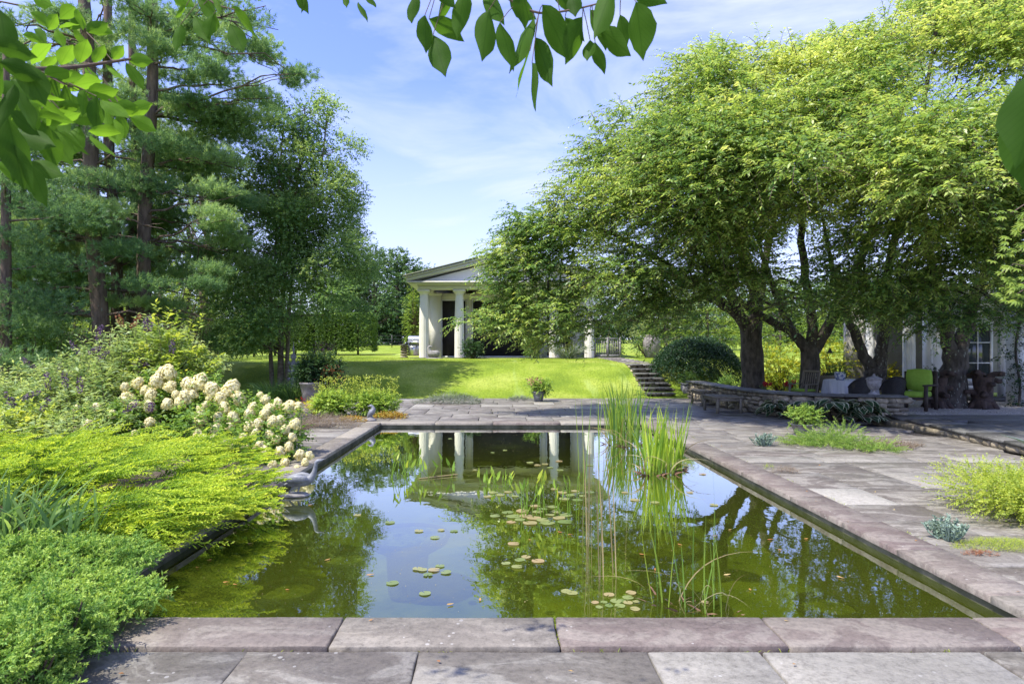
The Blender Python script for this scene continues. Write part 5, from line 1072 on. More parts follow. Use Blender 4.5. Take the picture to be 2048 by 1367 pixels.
# duck / cormorant statue on the coping
c = gp(740, 842)+[0, .1, 0]; T = thing('duck_statue', 'small grey duck statue upright at the far left pond corner', 'statue', c); Yd = c[1]
g2 = lambda px, py: pt(px, py, Yd)
m = MB(); swept(m, [g2(735, 836), g2(739, 830), g2(744, 823), g2(747, 818), g2(745, 813), g2(742, 811), g2(738, 811.5), g2(735, 812.5)], [.02, .07, .085, .06, .035, .04, .02, .008], [.02, .055, .075, .055, .033, .036, .016, .006]); m.build('body', M['lead'], T, smooth=True)
m = MB(); m.lathe([(.12, 0), (.13, .02), (.10, .05), (.06, .07), (.05, .10)], 18, c+[0, 0, .0]); m.build('base', M['statstone'], T)
# reclining deer statue at the pavilion column
c = np.array([hx(868, 28.9), 28.9, gz(-3, 28.9)]); T = thing('deer_statue', 'reclining stone deer statue with raised head beside the left pavilion column', 'statue', c)
g3 = lambda px, py: pt(px, py, 28.9)
m = MB(); swept(m, [g3(879, 708), g3(875, 707), g3(868, 707.5), g3(861, 706.5), g3(858, 701), g3(857, 695), g3(860, 692.5), g3(864, 694)], [.06, .16, .18, .16, .09, .065, .07, .03], [.08, .16, .16, .16, .10, .07, .065, .03]); m.build('body', M['statstone'], T, smooth=True)
m = MB(); m.tube([g3(857, 692), g3(855, 688)], [.03, .01], 6); m.build('ear', M['statstone'], T)
m = MB(); m.tube([g3(862, 711), g3(856, 713), g3(862, 714)], [.05, .04, .03], 6); m.build('leg', M['statstone'], T); m = MB(); m.tube([g3(876, 711), g3(870, 714), g3(877, 714.5)], [.05, .04, .03], 6); m.build('leg', M['statstone'], T)
m = MB(); m.box(c[0]-.35, c[0]+.38, c[1]-.2, c[1]+.2, c[2]-.06, c[2]+.04); m.build('base', M['statstone'], T)
# plants at the pavilion front
for nm, px, Y, R_, mt, lab, nn in (('shrub', 945, 28.8, (.55, .4, .8), 'darkshrub', 'rounded leafy shrub at the foot of the second pavilion column', 260), ('shrub', 1065, 29, (.5, .4, 1.1), 'hedge', 'shrub in front of the pavilion middle bay', 200), ('shrub', 1292, 30, (.8, .6, 1.3), 'hedge', 'round green shrub between the lattice screen and the dark jar', 300), ('shrub', 1235, 31.4, (.6, .5, 1.1), 'hedge', 'loose shrub hanging over the lattice screen', 180)):
    x = hx(px, Y); shrub(nm, lab, 'shrub', (x, Y, gz(x, Y)), R_, M[mt], nn, 8, .1, .06, .25, lumps=5)
blady('ornamental_grass', 'pale spiky grass plant in front of the pavilion right columns', (hx(1135, 28.8), 28.8, gz(4, 28.8)), 200, .3, (.7, 1.2), .03, M['silver'], bend=(.2, .9), lean=.6)
# lattice screen
T = thing('lattice_screen', 'weathered wooden lattice screen right of the pavilion', 'screen', (hx(1213, 30), 30, 1.27)); x0_, x1_ = hx(1190, 30), hx(1240, 30); zl = 1.22
m = MB()
for x in (x0_, (x0_+x1_)/2, x1_): m.box(x-.04, x+.04, 29.95, 30.05, zl, zl+1.03)
m.build('post', M['statstone'], T); m = MB()
for z in (.1, .92): m.box(x0_, x1_, 29.97, 30.03, zl+z, zl+z+.08)
m.build('rail', M['statstone'], T); m = MB()
for k in range(1, 11): x = x0_+(x1_-x0_)*k/11; m.box(x-.015, x+.015, 29.985, 29.999, zl+.1, zl+.95)
for k in range(8): z = zl+.2+k*.09; m.box(x0_, x1_, 30.001, 30.015, z-.014, z+.014)
m.build('lattice', M['statstone'], T)
T = thing('garden_jar', 'large dark rounded jar beside the round green shrub', 'jar', (hx(1308, 29.6), 29.6, 1.2)); m = MB(); m.lathe([(.2, 0), (.32, .2), (.42, .55), (.42, .8), (.34, 1.0), (.26, 1.08), (.3, 1.14), (.24, 1.14)], 28, (hx(1303, 29.9), 29.9, 1.22)); m.build('jar_body', M['clay'], T, smooth=True)
# field fence
T = thing('wire_fence', 'thin dark post and wire fence across the field', 'fence', (-8, 52, 1.9)); 
for k in range(16):
    x = -17+k*1.6; MB().box(x-.03, x+.03, 51.97, 52.03, gz(x, 52)-.1, gz(x, 52)+1.05).build('post', M['black'], T)
m = MB()
for z in (.2, .45, .7, .98): m.tube([[-17, 52, gz(-10, 52)+z], [7, 52, gz(0, 52)+z]], .012, 4)
m.build('wire', M['black'], T)
# ============================================================ POND PLANTS
def reeds(name, label, pts, n_, rad, L_, W, mat_, bend=(.05, .35), lean=.10, seg=8, group=None, dry=0, droopy=0):
    c0 = gp(*pts[0], WZ); T = thing(name, label, 'reeds', c0, group); f = MB(); g = MB(); b = MB()
    for (px, py) in pts:
        c = gp(px, py, WZ); k = n_//len(pts); a = rng.uniform(0, 6.28, k); u = rng.random(k)**.5*rad
        P = np.c_[c[0]+np.cos(a)*u, c[1]+np.sin(a)*u*.8, np.full(k, WZ-.12)]; D = np.c_[np.cos(a)*lean+rng.normal(0, lean*.6, k), np.sin(a)*lean+rng.normal(0, lean*.6, k), np.ones(k)]
        blades(f, P, D, rng.uniform(*L_, k), rng.uniform(W*.6, W*1.2, k), rng.uniform(*bend, k), seg)
        if dry:
            kk = max(3, int(k*dry)); a = rng.uniform(0, 6.28, kk); P = np.c_[c[0]+np.cos(a)*rad*.8, c[1]+np.sin(a)*rad*.7, np.full(kk, WZ-.03)]
            blades(g, P, np.c_[np.cos(a)*.35, np.sin(a)*.35, np.ones(kk)], rng.uniform(L_[0]*.35, L_[1]*.75, kk), W*.7, rng.uniform(.6, 1.4, kk), 9)
            k3 = kk*2; a = rng.uniform(0, 6.28, k3); P = np.c_[c[0]+np.cos(a)*rad, c[1]+np.sin(a)*rad*.8, np.full(k3, WZ-.02)]
            blades(b, P, np.c_[np.cos(a)*.8, np.sin(a)*.8, np.ones(k3)*.6], rng.uniform(.05, .16, k3), W*1.2, .3, 3)
    f.build('leaves', mat_, T)
    if dry: g.build('dry_leaves', M['dryreed'], T); b.build('leaf_bases', mat_rust, T)
mat_rust = mat('dead reed bases', (.10, .05, .03), (.2, .12, .07), .9, 20)
reeds('cattail', 'tall blue green cattail clump at the far right of the pond', [(1232, 888), (1262, 892), (1245, 880)], 110, .17, (1.0, 1.55), .022, M['cattail'], dry=.25, lean=.07)
reeds('cattail', 'bright yellow green cattail clump standing nearest the right coping', [(1302, 948), (1328, 946), (1346, 940)], 100, .12, (.75, 1.25), .024, M['yellowreed'], dry=.35, lean=.07)
reeds('reed', 'sparse leaning green reeds rising near the front right of the pond', [(1385, 1215), (1440, 1228), (1330, 1200)], 17, .10, (.6, 1.2), .010, M['cattail'], dry=.5, lean=.12, bend=(.02, .2))
reeds('reed', 'few thin pale dry reed stalks left of the leaning green reeds', [(1185, 1165), (1212, 1162), (1240, 1150), (1175, 1090)], 12, .06, (.9, 1.4), .009, M['dryreed'], lean=.03, bend=(.0, .08))
reeds('reed', 'two lone slender reeds left of the far cattails', [(1165, 985), (1195, 935)], 6, .06, (1.1, 1.6), .012, M['cattail'], lean=.04, bend=(0, .1))
def pick(label, pts, n_, h, tone=(.2, .9)):
    c0 = gp(*pts[0], WZ); T = thing('pickerel_weed', label, 'water plant', c0, 'pickerel weed in the pond'); f = MB(); s = MB()
    for (px, py) in pts:
        c = gp(px, py, WZ)
        for k in range(n_):
            b = c+[rng.normal(0, .09), rng.normal(0, .08), -.08]; hh = rng.uniform(*h); tip = b+[rng.normal(0, .07), rng.normal(0, .05), hh+.08]
            limb(s, b, tip, .005, .003, n=4, wob=.02, sides=4); D = nrm(np.array([rng.normal(0, .3), rng.normal(0, .3), 1.]))
            L_ = rng.uniform(.08, .13); W = L_*.32; S_ = nrm(np.cross(D, [rng.normal(), rng.normal(), .2])); U = np.cross(S_, D)
            V = [tip, tip-D*.02+S_*W*.42, tip+D*L_*.3+S_*W*.5+U*.01, tip+D*L_*.7+S_*W*.25, tip+D*L_, tip+D*L_*.7-S_*W*.25, tip+D*L_*.3-S_*W*.5+U*.01, tip-D*.02-S_*W*.42]
            f.add(V, [[0, 1, 2, 3, 4, 5, 6, 7]], rng.uniform(*tone))
    f.build('leaves', M['pickerel'], T); s.build('stem', M['pickerel'], T)
pick('cluster of upright arrow leaved water plants in the sky reflection at left', [(785, 952), (805, 948), (825, 955)], 5, (.08, .32))
pick('small arrow leaved water plants on a stick right of the left cluster', [(850, 955), (875, 955), (898, 950)], 2, (.08, .24))
pick('dense leafy tuft of water plants behind the lily pads', [(985, 968), (1000, 970), (1015, 968)], 7, (.03, .12))
pick('tall spiked water plants standing among the round lily pads', [(1040, 1030), (1062, 1025), (1085, 1028), (1110, 1022), (1140, 1028)], 4, (.14, .42), (.1, 1))
MB().tube([gp(838, 958, WZ)+[0, 0, .01], gp(915, 950, WZ)+[0, 0, .015]], .008, 5).build('x', M['dryreed']).name = 'floating_stick'
tag(bpy.data.objects['floating_stick'], 'thin pale stick floating by the small water plants at left', 'stick')
# lily pads
ORD = 'first second third fourth fifth sixth seventh eighth ninth tenth eleventh twelfth thirteenth fourteenth fifteenth sixteenth seventeenth'.split()
def leaf_mesh():
    mb = MB(); V = np.array([[-1, 0, .05], [-.4, .42, .1], [.3, .5, .02], [1, 0, .12], [.3, -.4, .12], [-.4, -.45, 0], [0, 0, -.02]])*[1.3, 1, 1]*rng.uniform(.75, 1.2, (7, 1)); mb.add(V, [[i, (i+1) % 6, 6] for i in range(6)], rng.random()); return mb
def pad_mesh():
    mb = MB(); a = np.linspace(.18, 2*pi-.18, 15); V = np.r_[[[0, 0, 0]], np.c_[np.cos(a), np.sin(a), .03*np.sin(a*3)]]
    mb.add(V, [[0, i, i+1] for i in range(1, 15)], rng.random()); return mb
def pads(label, group, lst, rr, mats='pad', nm='lily_pad', cat='lily pad'):
    lst = sorted(lst); nn = len(lst)
    for q_, (px, py) in enumerate(lst):
        lab = label+', '+(ORD[q_] if q_ < nn//2 else ORD[nn-1-q_])+(' from the left' if q_ < nn//2 else ' from the right')
        c = gp(px, py, WZ); s_ = rng.uniform(*rr); m = pad_mesh() if mats == 'pad' else leaf_mesh(); m.V[0] = m.V[0]*s_; o = m.build(nm, M[mats]); o.location = (c[0], c[1], WZ+.006+rng.uniform(0, .003)); o.rotation_euler = (rng.uniform(-.02, .02), rng.uniform(-.02, .02), rng.uniform(0, 6.3)); tag(o, lab, cat, group)
P_ = lambda s: [tuple(float(v) for v in q.split()) for q in s.split(';')]
pads('bronze green lily pad among the spiked water plants', 'lily pads around the spiked water plants', P_("1015 1025;1028 1033;1040 1040;1052 1032;1068 1036;1085 1040;1100 1030;1118 1036;1130 1044;1045 1022;1075 1024;1095 1046;1060 1046;1112 1024;1132 1030;990 1032;1022 1044;1084 1018;1105 1014;1070 1012"), (.045, .075))
pads('small pad beside the dense leafy tuft', 'small pads by the leafy tuft', P_("985 985;1000 990;1016 984;1030 992;975 993;1125 985;1140 990;1150 982;1165 992;1108 978;1180 985;1128 998;1155 1000"), (.035, .06))
pads('pale pad over the sunken mound by dry reeds', 'pads over the sunken mound', P_("1027 1088;1012 1127;1040 1120;1076 1122;1052 1114;1034 1134"), (.035, .055))
pads('brownish pad near the base of the front reeds', 'pads near the front reeds', P_("1132 1183;1144 1186;1198 1215;1208 1205;1218 1212;1232 1203;1244 1202;1256 1206;1262 1186;1218 1190;1240 1212;1272 1204;1410 1205;1190 1205;1270 1218;1256 1196"), (.022, .04))
pads('pale pad on the sky reflection at left', 'small pads on the sky reflection', P_("780 1045;856 1150;835 1138;845 1140;868 1140;880 1132;892 1145;838 1062;908 1062;870 1075;785 1166;850 1187;882 1060;715 1030"), (.03, .05))
pads('small pad on the far half of the pond', 'small pads on the far water', P_("900 877;925 862;985 905;1060 925;1075 930;1090 928;1100 935;1118 922;1180 930;1120 940;1010 900;760 880;1405 948;1440 928;1380 985;1428 1010;1250 985;1270 1000;1310 1005;1170 868;950 940"), (.035, .06))
pads('tiny fallen orange leaf drifting on the pond', 'fallen leaves on the pond', P_("470 1065;492 1060;500 1088;452 1165;470 1170;340 1195;575 1180;395 1135;560 1040;620 1010;655 1120;740 1150;1360 1090;1460 1060;1310 1140;1540 1080;1612 1078;1680 1155;1455 1150;1500 1180;1120 1065;1140 1070;1560 1100;1430 1072;548 1022;530 1030;510 1028;1285 1110;960 1200;900 1210;1060 1080;420 1120"), (.014, .026), 'fallen', 'fallen_leaf', 'leaf')
# sunken planting tubs
tubr = mat('dark tub rim', (.012, .016, .004), (.03, .035, .01), .9, 20)
tubm = mat('algae covered tub', (.05, .07, .006), (.17, .20, .014), .9, 9, bump=.5)
for k, (px, py, R_, dz, lab) in enumerate(((815, 1072, .40, .10, 'large round sunken tub under the sky reflection'), (1310, 1088, .42, .03, 'large round sunken tub with visible rim beneath the reeds'), (1035, 1135, .26, .03, 'mossy sunken tub with pale pads left of the dry reeds'), (690, 1118, .20, .025, 'small mossy sunken tub in front of the bird statue'), (1008, 893, .42, .03, 'round sunken tub farthest from the front coping'), (960, 928, .36, .025, 'round sunken tub just left of the column reflection'), (1085, 918, .36, .05, 'round sunken tub right of centre in the far water'), (925, 950, .42, .07, 'wide sunken tub behind the leafy tuft'), (1070, 960, .5, .08, 'wide sunken tub behind the spiked water plants'), (1655, 1212, .2, .06, 'mossy sunken block near the front right coping'), (575, 1182, .22, .05, 'small dark sunken tub near the front left'), (1435, 1040, .2, .04, 'small sunken tub right of the front reeds'), (1130, 880, .4, .05, 'round sunken tub near the far coping'))):
    c = gp(px, py, WZ-dz); T = thing('planting_tub', lab, 'planting tub', (c[0], c[1], -.7), 'sunken planting tubs in the pond')
    m = MB(); m.lathe([(R_*.45, -.74), (R_*.5, WZ-dz-.16), (R_*.96, WZ-dz-.05), (R_, WZ-dz), (R_*.93, WZ-dz), (R_*.88, WZ-dz-.05)], 30, (c[0], c[1], 0)); m.build('tub_wall', tubm, T)
    MB().tube([[c[0]+R_*.965*cos(a), c[1]+R_*.965*sin(a), WZ-dz+.004] for a in np.linspace(0, 2*pi, 25)], .022, 6).build('tub_rim', tubr, T)
    m = MB(); S = np.c_[rng.normal(0, R_*.36, 160), rng.normal(0, R_*.36, 160)]; S = S[np.linalg.norm(S, axis=1) < R_*.86]
    for x, y in S[:90]: s_ = rng.uniform(.03, .07); m.stone((c[0]+x, c[1]+y, WZ-dz-.035-s_*.2), (s_*1.5, s_*1.5, s_*.7), r=.5, jit=.2)
    m.build('tub_soil', tubm, T)
# ============================================================ RIGHT PATIO PLANTS
def sedum(label, c, n_, rad, h):
    T = thing('spurge_plant', label, 'plant', c, 'blue green spurges on the patio'); f = MB(); s = MB()
    for k in range(n_):
        a = rng.uniform(0, 6.28); u = rng.random()**.5; b = c+[cos(a)*u*rad*.35, sin(a)*u*rad*.35, 0]; tip = c+[cos(a)*u*rad, sin(a)*u*rad*.8, h*rng.uniform(.6, 1.1)*(1.1-.4*u)]; limb(s, b, tip, .008, .006, sag=-.12, n=6, sides=5)
        q = 46; t_ = rng.random(q)**.7; P = b+(tip-b)*t_[:, None]; D = nrm(rng.normal(size=(q, 3))*[1, 1, .3]+[0, 0, .8]); leaves(f, P, D, rng.normal(size=(q, 3)), .032, .013, rng.uniform(.2, 1, q)*np.clip(t_+.3, 0, 1))
    f.build('leaves', M['sedum'], T); s.build('stem', M['sedum'], T)
sedum('pale blue green spurge clump on the right patio beside the low potted plant', gp(1527, 890), 26, .24, .22)
sedum('blue green spurge clump next to the moss patch at the right coping', gp(1893, 1078), 24, .17, .19)
c = gp(1605, 868); T = shrub('potted_geranium', 'low spreading geranium in a stone bowl on the right patio', 'potted plant', c+[0, 0, .12], (.36, .32, .36), M['trail'], 240, 8, .055, .05, .13, lumps=4, up=.4); pot(T, c, .13, .2, .2, M['statstone'])
c = gp(1665, 905); T = thing('creeping_conifer', 'green mounding creeper with trailing shoots on the right patio', 'plant', c); f = MB()
for (px, py, Y, rx, ry, rz) in ((1640, 885, 10.7, .4, .35, .14), (1690, 882, 10.6, .35, .35, .24), (1665, 898, 10.2, .5, .3, .12), (1720, 902, 10.0, .35, .25, .06), (1760, 910, 9.7, .25, .15, .03), (1600, 893, 10.4, .25, .2, .06)):
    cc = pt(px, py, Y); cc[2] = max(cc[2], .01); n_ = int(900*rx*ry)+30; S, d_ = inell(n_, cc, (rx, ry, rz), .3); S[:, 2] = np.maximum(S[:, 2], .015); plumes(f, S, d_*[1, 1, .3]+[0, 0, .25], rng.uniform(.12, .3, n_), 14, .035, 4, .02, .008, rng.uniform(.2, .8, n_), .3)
f.build('foliage', M['trail'], T)
c = gp(1770, 893); mat_plant('ground_cover', 'grey and pink creeping patch behind the mounding creeper', c, .62, .28, .1, M['thyme'], 800, .09)
c = gp(1572, 944); mat_plant('thyme_patch', 'small russet thyme tuft alone on the sunny right patio', c, .17, .11, .08, M['thyme'], 260, .06, .012, .006)
c = gp(1538, 935); mat_plant('ground_cover', 'tiny green tuft left of the russet thyme', c, .05, .04, .06, M['lime'], 40, .05, .012, .006)
c = gp(2030, 1030); T = shrub('shrub', 'airy lime green shrub spilling in at the right edge of the patio', 'shrub', c, (.62, .75, .42), M['lime'], 2400, 12, .026, .018, .15, lumps=9, up=.5, stems=False)
c = gp(2010, 1092); mat_plant('moss_patch', 'bright green moss patch beside the right coping', c, .38, .17, .04, M['lime'], 1300, .04, .009, .005)
c = gp(1960, 1108); mat_plant('dead_moss', 'small rust brown dead patch in front of the bright moss', c, .13, .04, .03, M['rust'], 140, .03, .01, .005)
# agave arms reaching in at the right edge
T = thing('agave', 'broad curling grey green agave leaves reaching in at the right edge', 'plant', gp(2090, 985)); m = MB()
for pts, w_ in (([(2110, 960, 7.4), (2080, 905, 7.4), (2045, 880, 7.3), (2000, 868, 7.2)], .05), ([(2110, 980, 7.4), (2070, 940, 7.3), (2040, 930, 7.2), (2024, 945, 7.2), (2026, 968, 7.2)], .045), ([(2120, 990, 7.3), (2090, 950, 7.1), (2060, 960, 7), (2045, 985, 6.9)], .04), ([(2130, 990, 7.4), (2150, 900, 7.5), (2160, 820, 7.6)], .05)):
    Q = np.array([pt(*p) for p in pts]); u = np.linspace(0, len(Q)-1, 14); Q = np.stack([np.interp(u, range(len(Q)), Q[:, k]) for k in range(3)], 1)
    for _ in range(2): Q[1:-1] = (Q[:-2]+2*Q[1:-1]+Q[2:])/4
    m.tube(Q, np.r_[np.linspace(w_, w_*.8, 9), np.linspace(w_*.7, .003, 5)], 8, .7, ell=(1, .3))
m.build('leaves', M['sedum'], T, smooth=True); pot(T, gp(2110, 1010), .2, .28, .35, M['clay'])
# stone planter box with plants and weeping maple mound
c = np.array([hx(1376, 21.6), 21.6, 0.0]); T = thing('stone_planter', 'square grey stone planter at the end of the rubble wall by the steps', 'planter', c); m = MB(); m.box(c[0]-.2, c[0]+.2, c[1]-.2, c[1]+.2, 0, .42); m.box(c[0]-.22, c[0]+.22, c[1]-.22, c[1]+.22, .421, .46); m.build('box', M['statstone'], T)
f = MB(); S, d_ = inell(90, c+[0, 0, .6], (.3, .28, .22)); sprays(f, S, d_+[0, 0, .3], .16, 8, .05, .035, .2, rng.uniform(0, .8, 90)); f.build('foliage', M['hedge'], T)
x = hx(1392, 23.5); T = thing('weeping_maple', 'dark domed weeping maple at the top of the steps', 'tree', (x, 23.5, .2)); f = MB(); m = MB()
n_ = 2600; a = rng.uniform(0, 6.28, n_); u = rng.random(n_)**.6; R_ = 1.5; P = np.c_[x+np.cos(a)*u*R_, 23.5+np.sin(a)*u*R_, .35+1.75*np.sqrt(np.maximum(0, 1-u**2.2))*rng.uniform(.75, 1.02, n_)]
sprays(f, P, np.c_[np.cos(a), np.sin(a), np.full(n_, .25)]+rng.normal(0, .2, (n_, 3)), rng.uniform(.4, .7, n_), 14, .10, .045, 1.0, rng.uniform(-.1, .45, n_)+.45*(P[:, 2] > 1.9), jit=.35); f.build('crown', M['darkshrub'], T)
m.tube([[x, 23.5, -.1], [x+.1, 23.5, .6], [x, 23.5, 1.4]], [.09, .08, .04], 8)
for k in range(9): limb(m, [x+.05, 23.5, .7], [x+.9*cos(k*.7), 23.5+.9*sin(k*.7), 1.5], .035, .01, sag=.15)
m.build('trunk', M['bark'], T)
for px, Y, R3, lab in ((1560, 21.5, (.95, .8, 1.65), 'glowing yellow green shrub right of the leftmost cherry trunk'), (1668, 22.5, (1.25, .9, 1.95), 'glowing golden shrub behind the white table'), (1735, 24, (.9, .8, 1.5), 'yellow green shrub behind the v-shaped cherry trunk')):
    x = hx(px, Y); shrub('golden_maple', lab, 'shrub', (x, Y, .1), R3, M['gold'], 460, 9, .10, .065, .3, lumps=8, up=.2, tone=(.0, .8), group='golden shrubs behind the courtyard')
for px, Y, R3, mt, lab in ((1500, 22.8, (.9, .6, .75), 'hedge', 'low green planting between the weeping maple and the leftmost cherry'), (1455, 20.9, (.5, .5, .7), 'hedge', 'small shrub above the wall left of the leftmost cherry'), (1778, 22, (.6, .5, 1.1), 'gold', 'small bright shrub seen left of the pergola column'), (1598, 20, (.4, .3, .7), 'bushleaf', 'pale green potted foliage beside the slatted chair'), (1880, 17.9, (.35, .3, 1.0), 'darkshrub', 'dark leafy plant behind the green cushioned chair')):
    x = hx(px, Y); shrub('shrub', lab, 'shrub', (x, Y, .05), R3, M[mt], 240, 8, .08, .05, .22, lumps=5)
for px, lab in ((1533, 'red geraniums in bloom at the foot of the leftmost cherry'), (1578, 'red geraniums in bloom left of the slatted chair')):
    c = np.array([hx(px, 17.5), 17.5, .25]); T = thing('geranium', lab, 'flower', c, 'red geraniums behind the wall'); f = MB(); S, d_ = inell(60, c+[0, 0, .2], (.2, .18, .16)); sprays(f, S, d_+[0, 0, .4], .12, 6, .05, .04, .1, .4); f.build('foliage', M['hedge'], T)
    m = MB()
    for _ in range(4): q = c+[rng.uniform(-.12, .12), -.1, .4+rng.uniform(-.06, .06)]; S, d_ = inell(50, q, (.05, .05, .045)); leaves(m, S, d_, rng.normal(size=S.shape), .035, .035, rng.uniform(0, 1, 50))
    m.build('flowers', M['red'], T)
    pot(T, c+[0, 0, -.2], .1, .15, .25, M['clay'])
# hostas
for k, (px, py, R_, lab) in enumerate(((1550, 832, .36, 'variegated hosta at the left end of the row against the wall'), (1608, 828, .40, 'variegated hosta second from the left against the wall'), (1668, 826, .50, 'tallest variegated hosta in the middle of the wall row'), (1725, 832, .46, 'variegated hosta at the right end of the wall row'))):
    Yh = (14.7, 14.15, 13.72, 13.6)[k]; c = np.array([hx(px, Yh), Yh, 0.]); T = thing('hosta', lab, 'plant', c, 'hostas against the rubble wall'); f = MB(); e = MB()
    R_ *= 1.25
    for q in range(60):
        a = rng.uniform(0, 6.28); el = rng.uniform(.1, 1.3); L_ = R_*rng.uniform(.4, .62); st_ = c+[cos(a)*R_*.5*cos(el), sin(a)*R_*.45*cos(el), .08+R_*.75*sin(el)*rng.uniform(.7, 1)]
        D = nrm(np.array([cos(a), sin(a), .15])); S_ = nrm(np.cross(D, [0, 0, 1])); W = L_*.30; U = np.array([0, 0, 1.]); n7 = 6
        def ring(wf):
            V = []
            for t in np.linspace(0, 1, n7): V.append(st_+D*L_*t-U*L_*.55*t*t+S_*W*wf*sin(pi*min(1, t**.8)) + U*.02*abs(wf))
            return np.array(V)
        for w0, w1, bb in ((-1, -.72, e), (-.72, 0, f), (0, .72, f), (.72, 1, e)):
            bb.add(np.concatenate([ring(w0), ring(w1)]), [[i, i+1, i+1+n7, i+n7] for i in range(n7-1)], rng.random())
    f.build('leaves', M['hosta'], T); e.build('leaf_margins', M['hostaedge'], T)
# ============================================================ FURNITURE
def bench(x0, x1, y0, y1, h, lab):
    T = thing('bench', lab, 'bench', ((x0+x1)/2, (y0+y1)/2, 0), 'low teak benches by the rubble wall')
    n_ = 5; d_ = (x1-x0)/n_; m = MB()
    for k in range(n_): m.box(x0+d_*k+.006, x0+d_*(k+1)-.006, y0, y1, h-.03, h)
    m.build('seat', M['teak'], T)
    for x in (x0+.03, x1-.09):
        for y in (y0+.03, y1-.09): MB().box(x, x+.06, y, y+.06, 0, h-.031).build('leg', M['teak'], T)
    m = MB(); m.box(x0+.03, x1-.03, y0+.035, y0+.055, h-.11, h-.032); m.box(x0+.03, x1-.03, y1-.055, y1-.035, h-.11, h-.032); m.box(x0+.035, x0+.055, y0+.1, y1-.1, h-.11, h-.033); m.box(x1-.055, x1-.035, y0+.1, y1-.1, h-.11, h-.033); m.build('apron', M['teak'], T)
    m = MB(); m.box(x0+.09, x1-.09, y0+.05, y0+.08, .06, .1); m.box(x0+.09, x1-.09, y1-.08, y1-.05, .06, .1); m.build('rail', M['teak'], T)
bench(hx(1432, 15.6), hx(1488, 15.6), 15.6, 16.7, .41, 'nearer low teak bench standing in front of the rubble wall')
bench(hx(1405, 17.6), hx(1452, 17.6), 17.7, 18.8, .42, 'farther low teak bench partly hidden by the nearer bench')
def wicker(px, Y, rz, lab):
    global LASTW
    T = thing('wicker_chair', lab, 'chair', (hx(px, Y), Y, .03), 'dark wicker chairs at the table', rz)
    T.scale = (.82, .82, 1)
    a = np.linspace(pi*1.08, -.08*pi, 25); hgt = .62+.27*np.sin(np.linspace(0, pi, 25))**1.0
    V = []; 
    for th, h in zip(a, hgt): V += [[.30*cos(th), .27*sin(th)+.02, .30], [.33*cos(th), .31*sin(th)+.03, h]]
    V = np.array(V); m = MB(); V2 = V*[.93, .93, 1]; F_ = []
    for i in range(24): b = 2*i; F_ += [[b, b+2, b+3, b+1], [50+b, 50+b+1, 50+b+3, 50+b+2], [b+1, b+3, 50+b+3, 50+b+1]]
    m.add(np.concatenate([V, V2]), F_); m.build('backrest', M['wicker'], T, local=True)
    MB().tube(V[1::2]*[.97, .97, 1], .022, 8).build('rim', M['wicker'], T, local=True)
    MB().lathe([(.02, .36), (.29, .36), (.30, .38), (.29, .42), (.02, .43)], 24).build('seat', M['wicker'], T, local=True)
    MB().lathe([(.02, .43), (.25, .432), (.265, .46), (.25, .49), (.02, .50)], 24).build('cushion', M['greycushion'], T, local=True)
    for sx in (-1, 1):
        for sy in (-1, 1): MB().tube([[sx*.22, sy*.2, .4], [sx*.26, sy*.24, 0]], [.022, .016], 8).build('leg', M['wicker'], T, local=True)
wicker(1717, 15.7, pi+.15, 'dark round backed wicker chair left of the lidded urn'); wicker(1786, 15.7, pi-.2, 'dark round backed wicker chair right of the lidded urn')
wicker(1668, 18.4, 2.4, 'dark wicker chair on the far side of the white table')
# table with cloth
c = np.array([hx(1700, 17.0), 17.0, .03]); T = thing('dining_table', 'round table under a pale cloth behind the rubble wall', 'table', c); m = MB(); n_ = 72; th = np.arange(n_)*2*pi/n_; V = []
for z, r_, f_ in ((.755, .02, 0), (.755, .62, 0), (.75, .655, 0), (.70, .665, .01), (.5, .675, .03), (.25, .69, .05), (.03, .70, .06)):
    rr = r_+f_*np.sin(th*11+z*2)+f_*.5*np.sin(th*5); V.append(np.c_[c[0]+np.cos(th)*rr, c[1]+np.sin(th)*rr*.9, np.full(n_, c[2]+z)])
i = np.arange(6)[:, None]*n_; j = np.arange(n_)[None]; j2 = (j+1) % n_; m.add(np.concatenate(V), np.stack([i+j, i+j2, i+n_+j2, i+n_+j], -1).reshape(-1, 4)); m.build('tabletop', M['cloth'], T, smooth=True); MB().tube([[*c[:2], 0], [*c[:2], .74]], .06).build('leg', M['darkwood'], T)
c2 = np.array([hx(1680, 16.7), 16.7, .79]); T = thing('cachepot', 'blue and white patterned pot of ivy on the white table', 'potted plant', c2); MB().lathe([(.09, 0), (.12, .04), (.14, .12), (.13, .2), (.135, .22), (.12, .22)], 24, c2).build('pot', M['porcelain'], T, smooth=True)
f = MB(); S, d_ = inell(80, c2+[0, 0, .3], (.3, .25, .12)); sprays(f, S, d_+[0, 0, .2], .16, 7, .05, .035, .4, rng.uniform(0, .6, 80)); f.build('foliage', M['hedge'], T)
# lidded urn on the wall
c = np.array([hx(1748, 14.15), 14.15, .575]); T = thing('lidded_urn', 'fluted grey lidded urn standing on the rubble wall cap', 'urn', c)
MB().lathe([(.11, 0), (.12, .03), (.05, .06), (.045, .09), (.10, .13), (.145, .22), (.155, .33), (.15, .34)], 48, c, fl=.08, nf=16).build('bowl', M['statstone'], T); MB().lathe([(.165, .341), (.17, .36), (.14, .385), (.07, .41), (.025, .43), (.03, .455), (.008, .48)], 32, c).build('lid', M['statstone'], T)
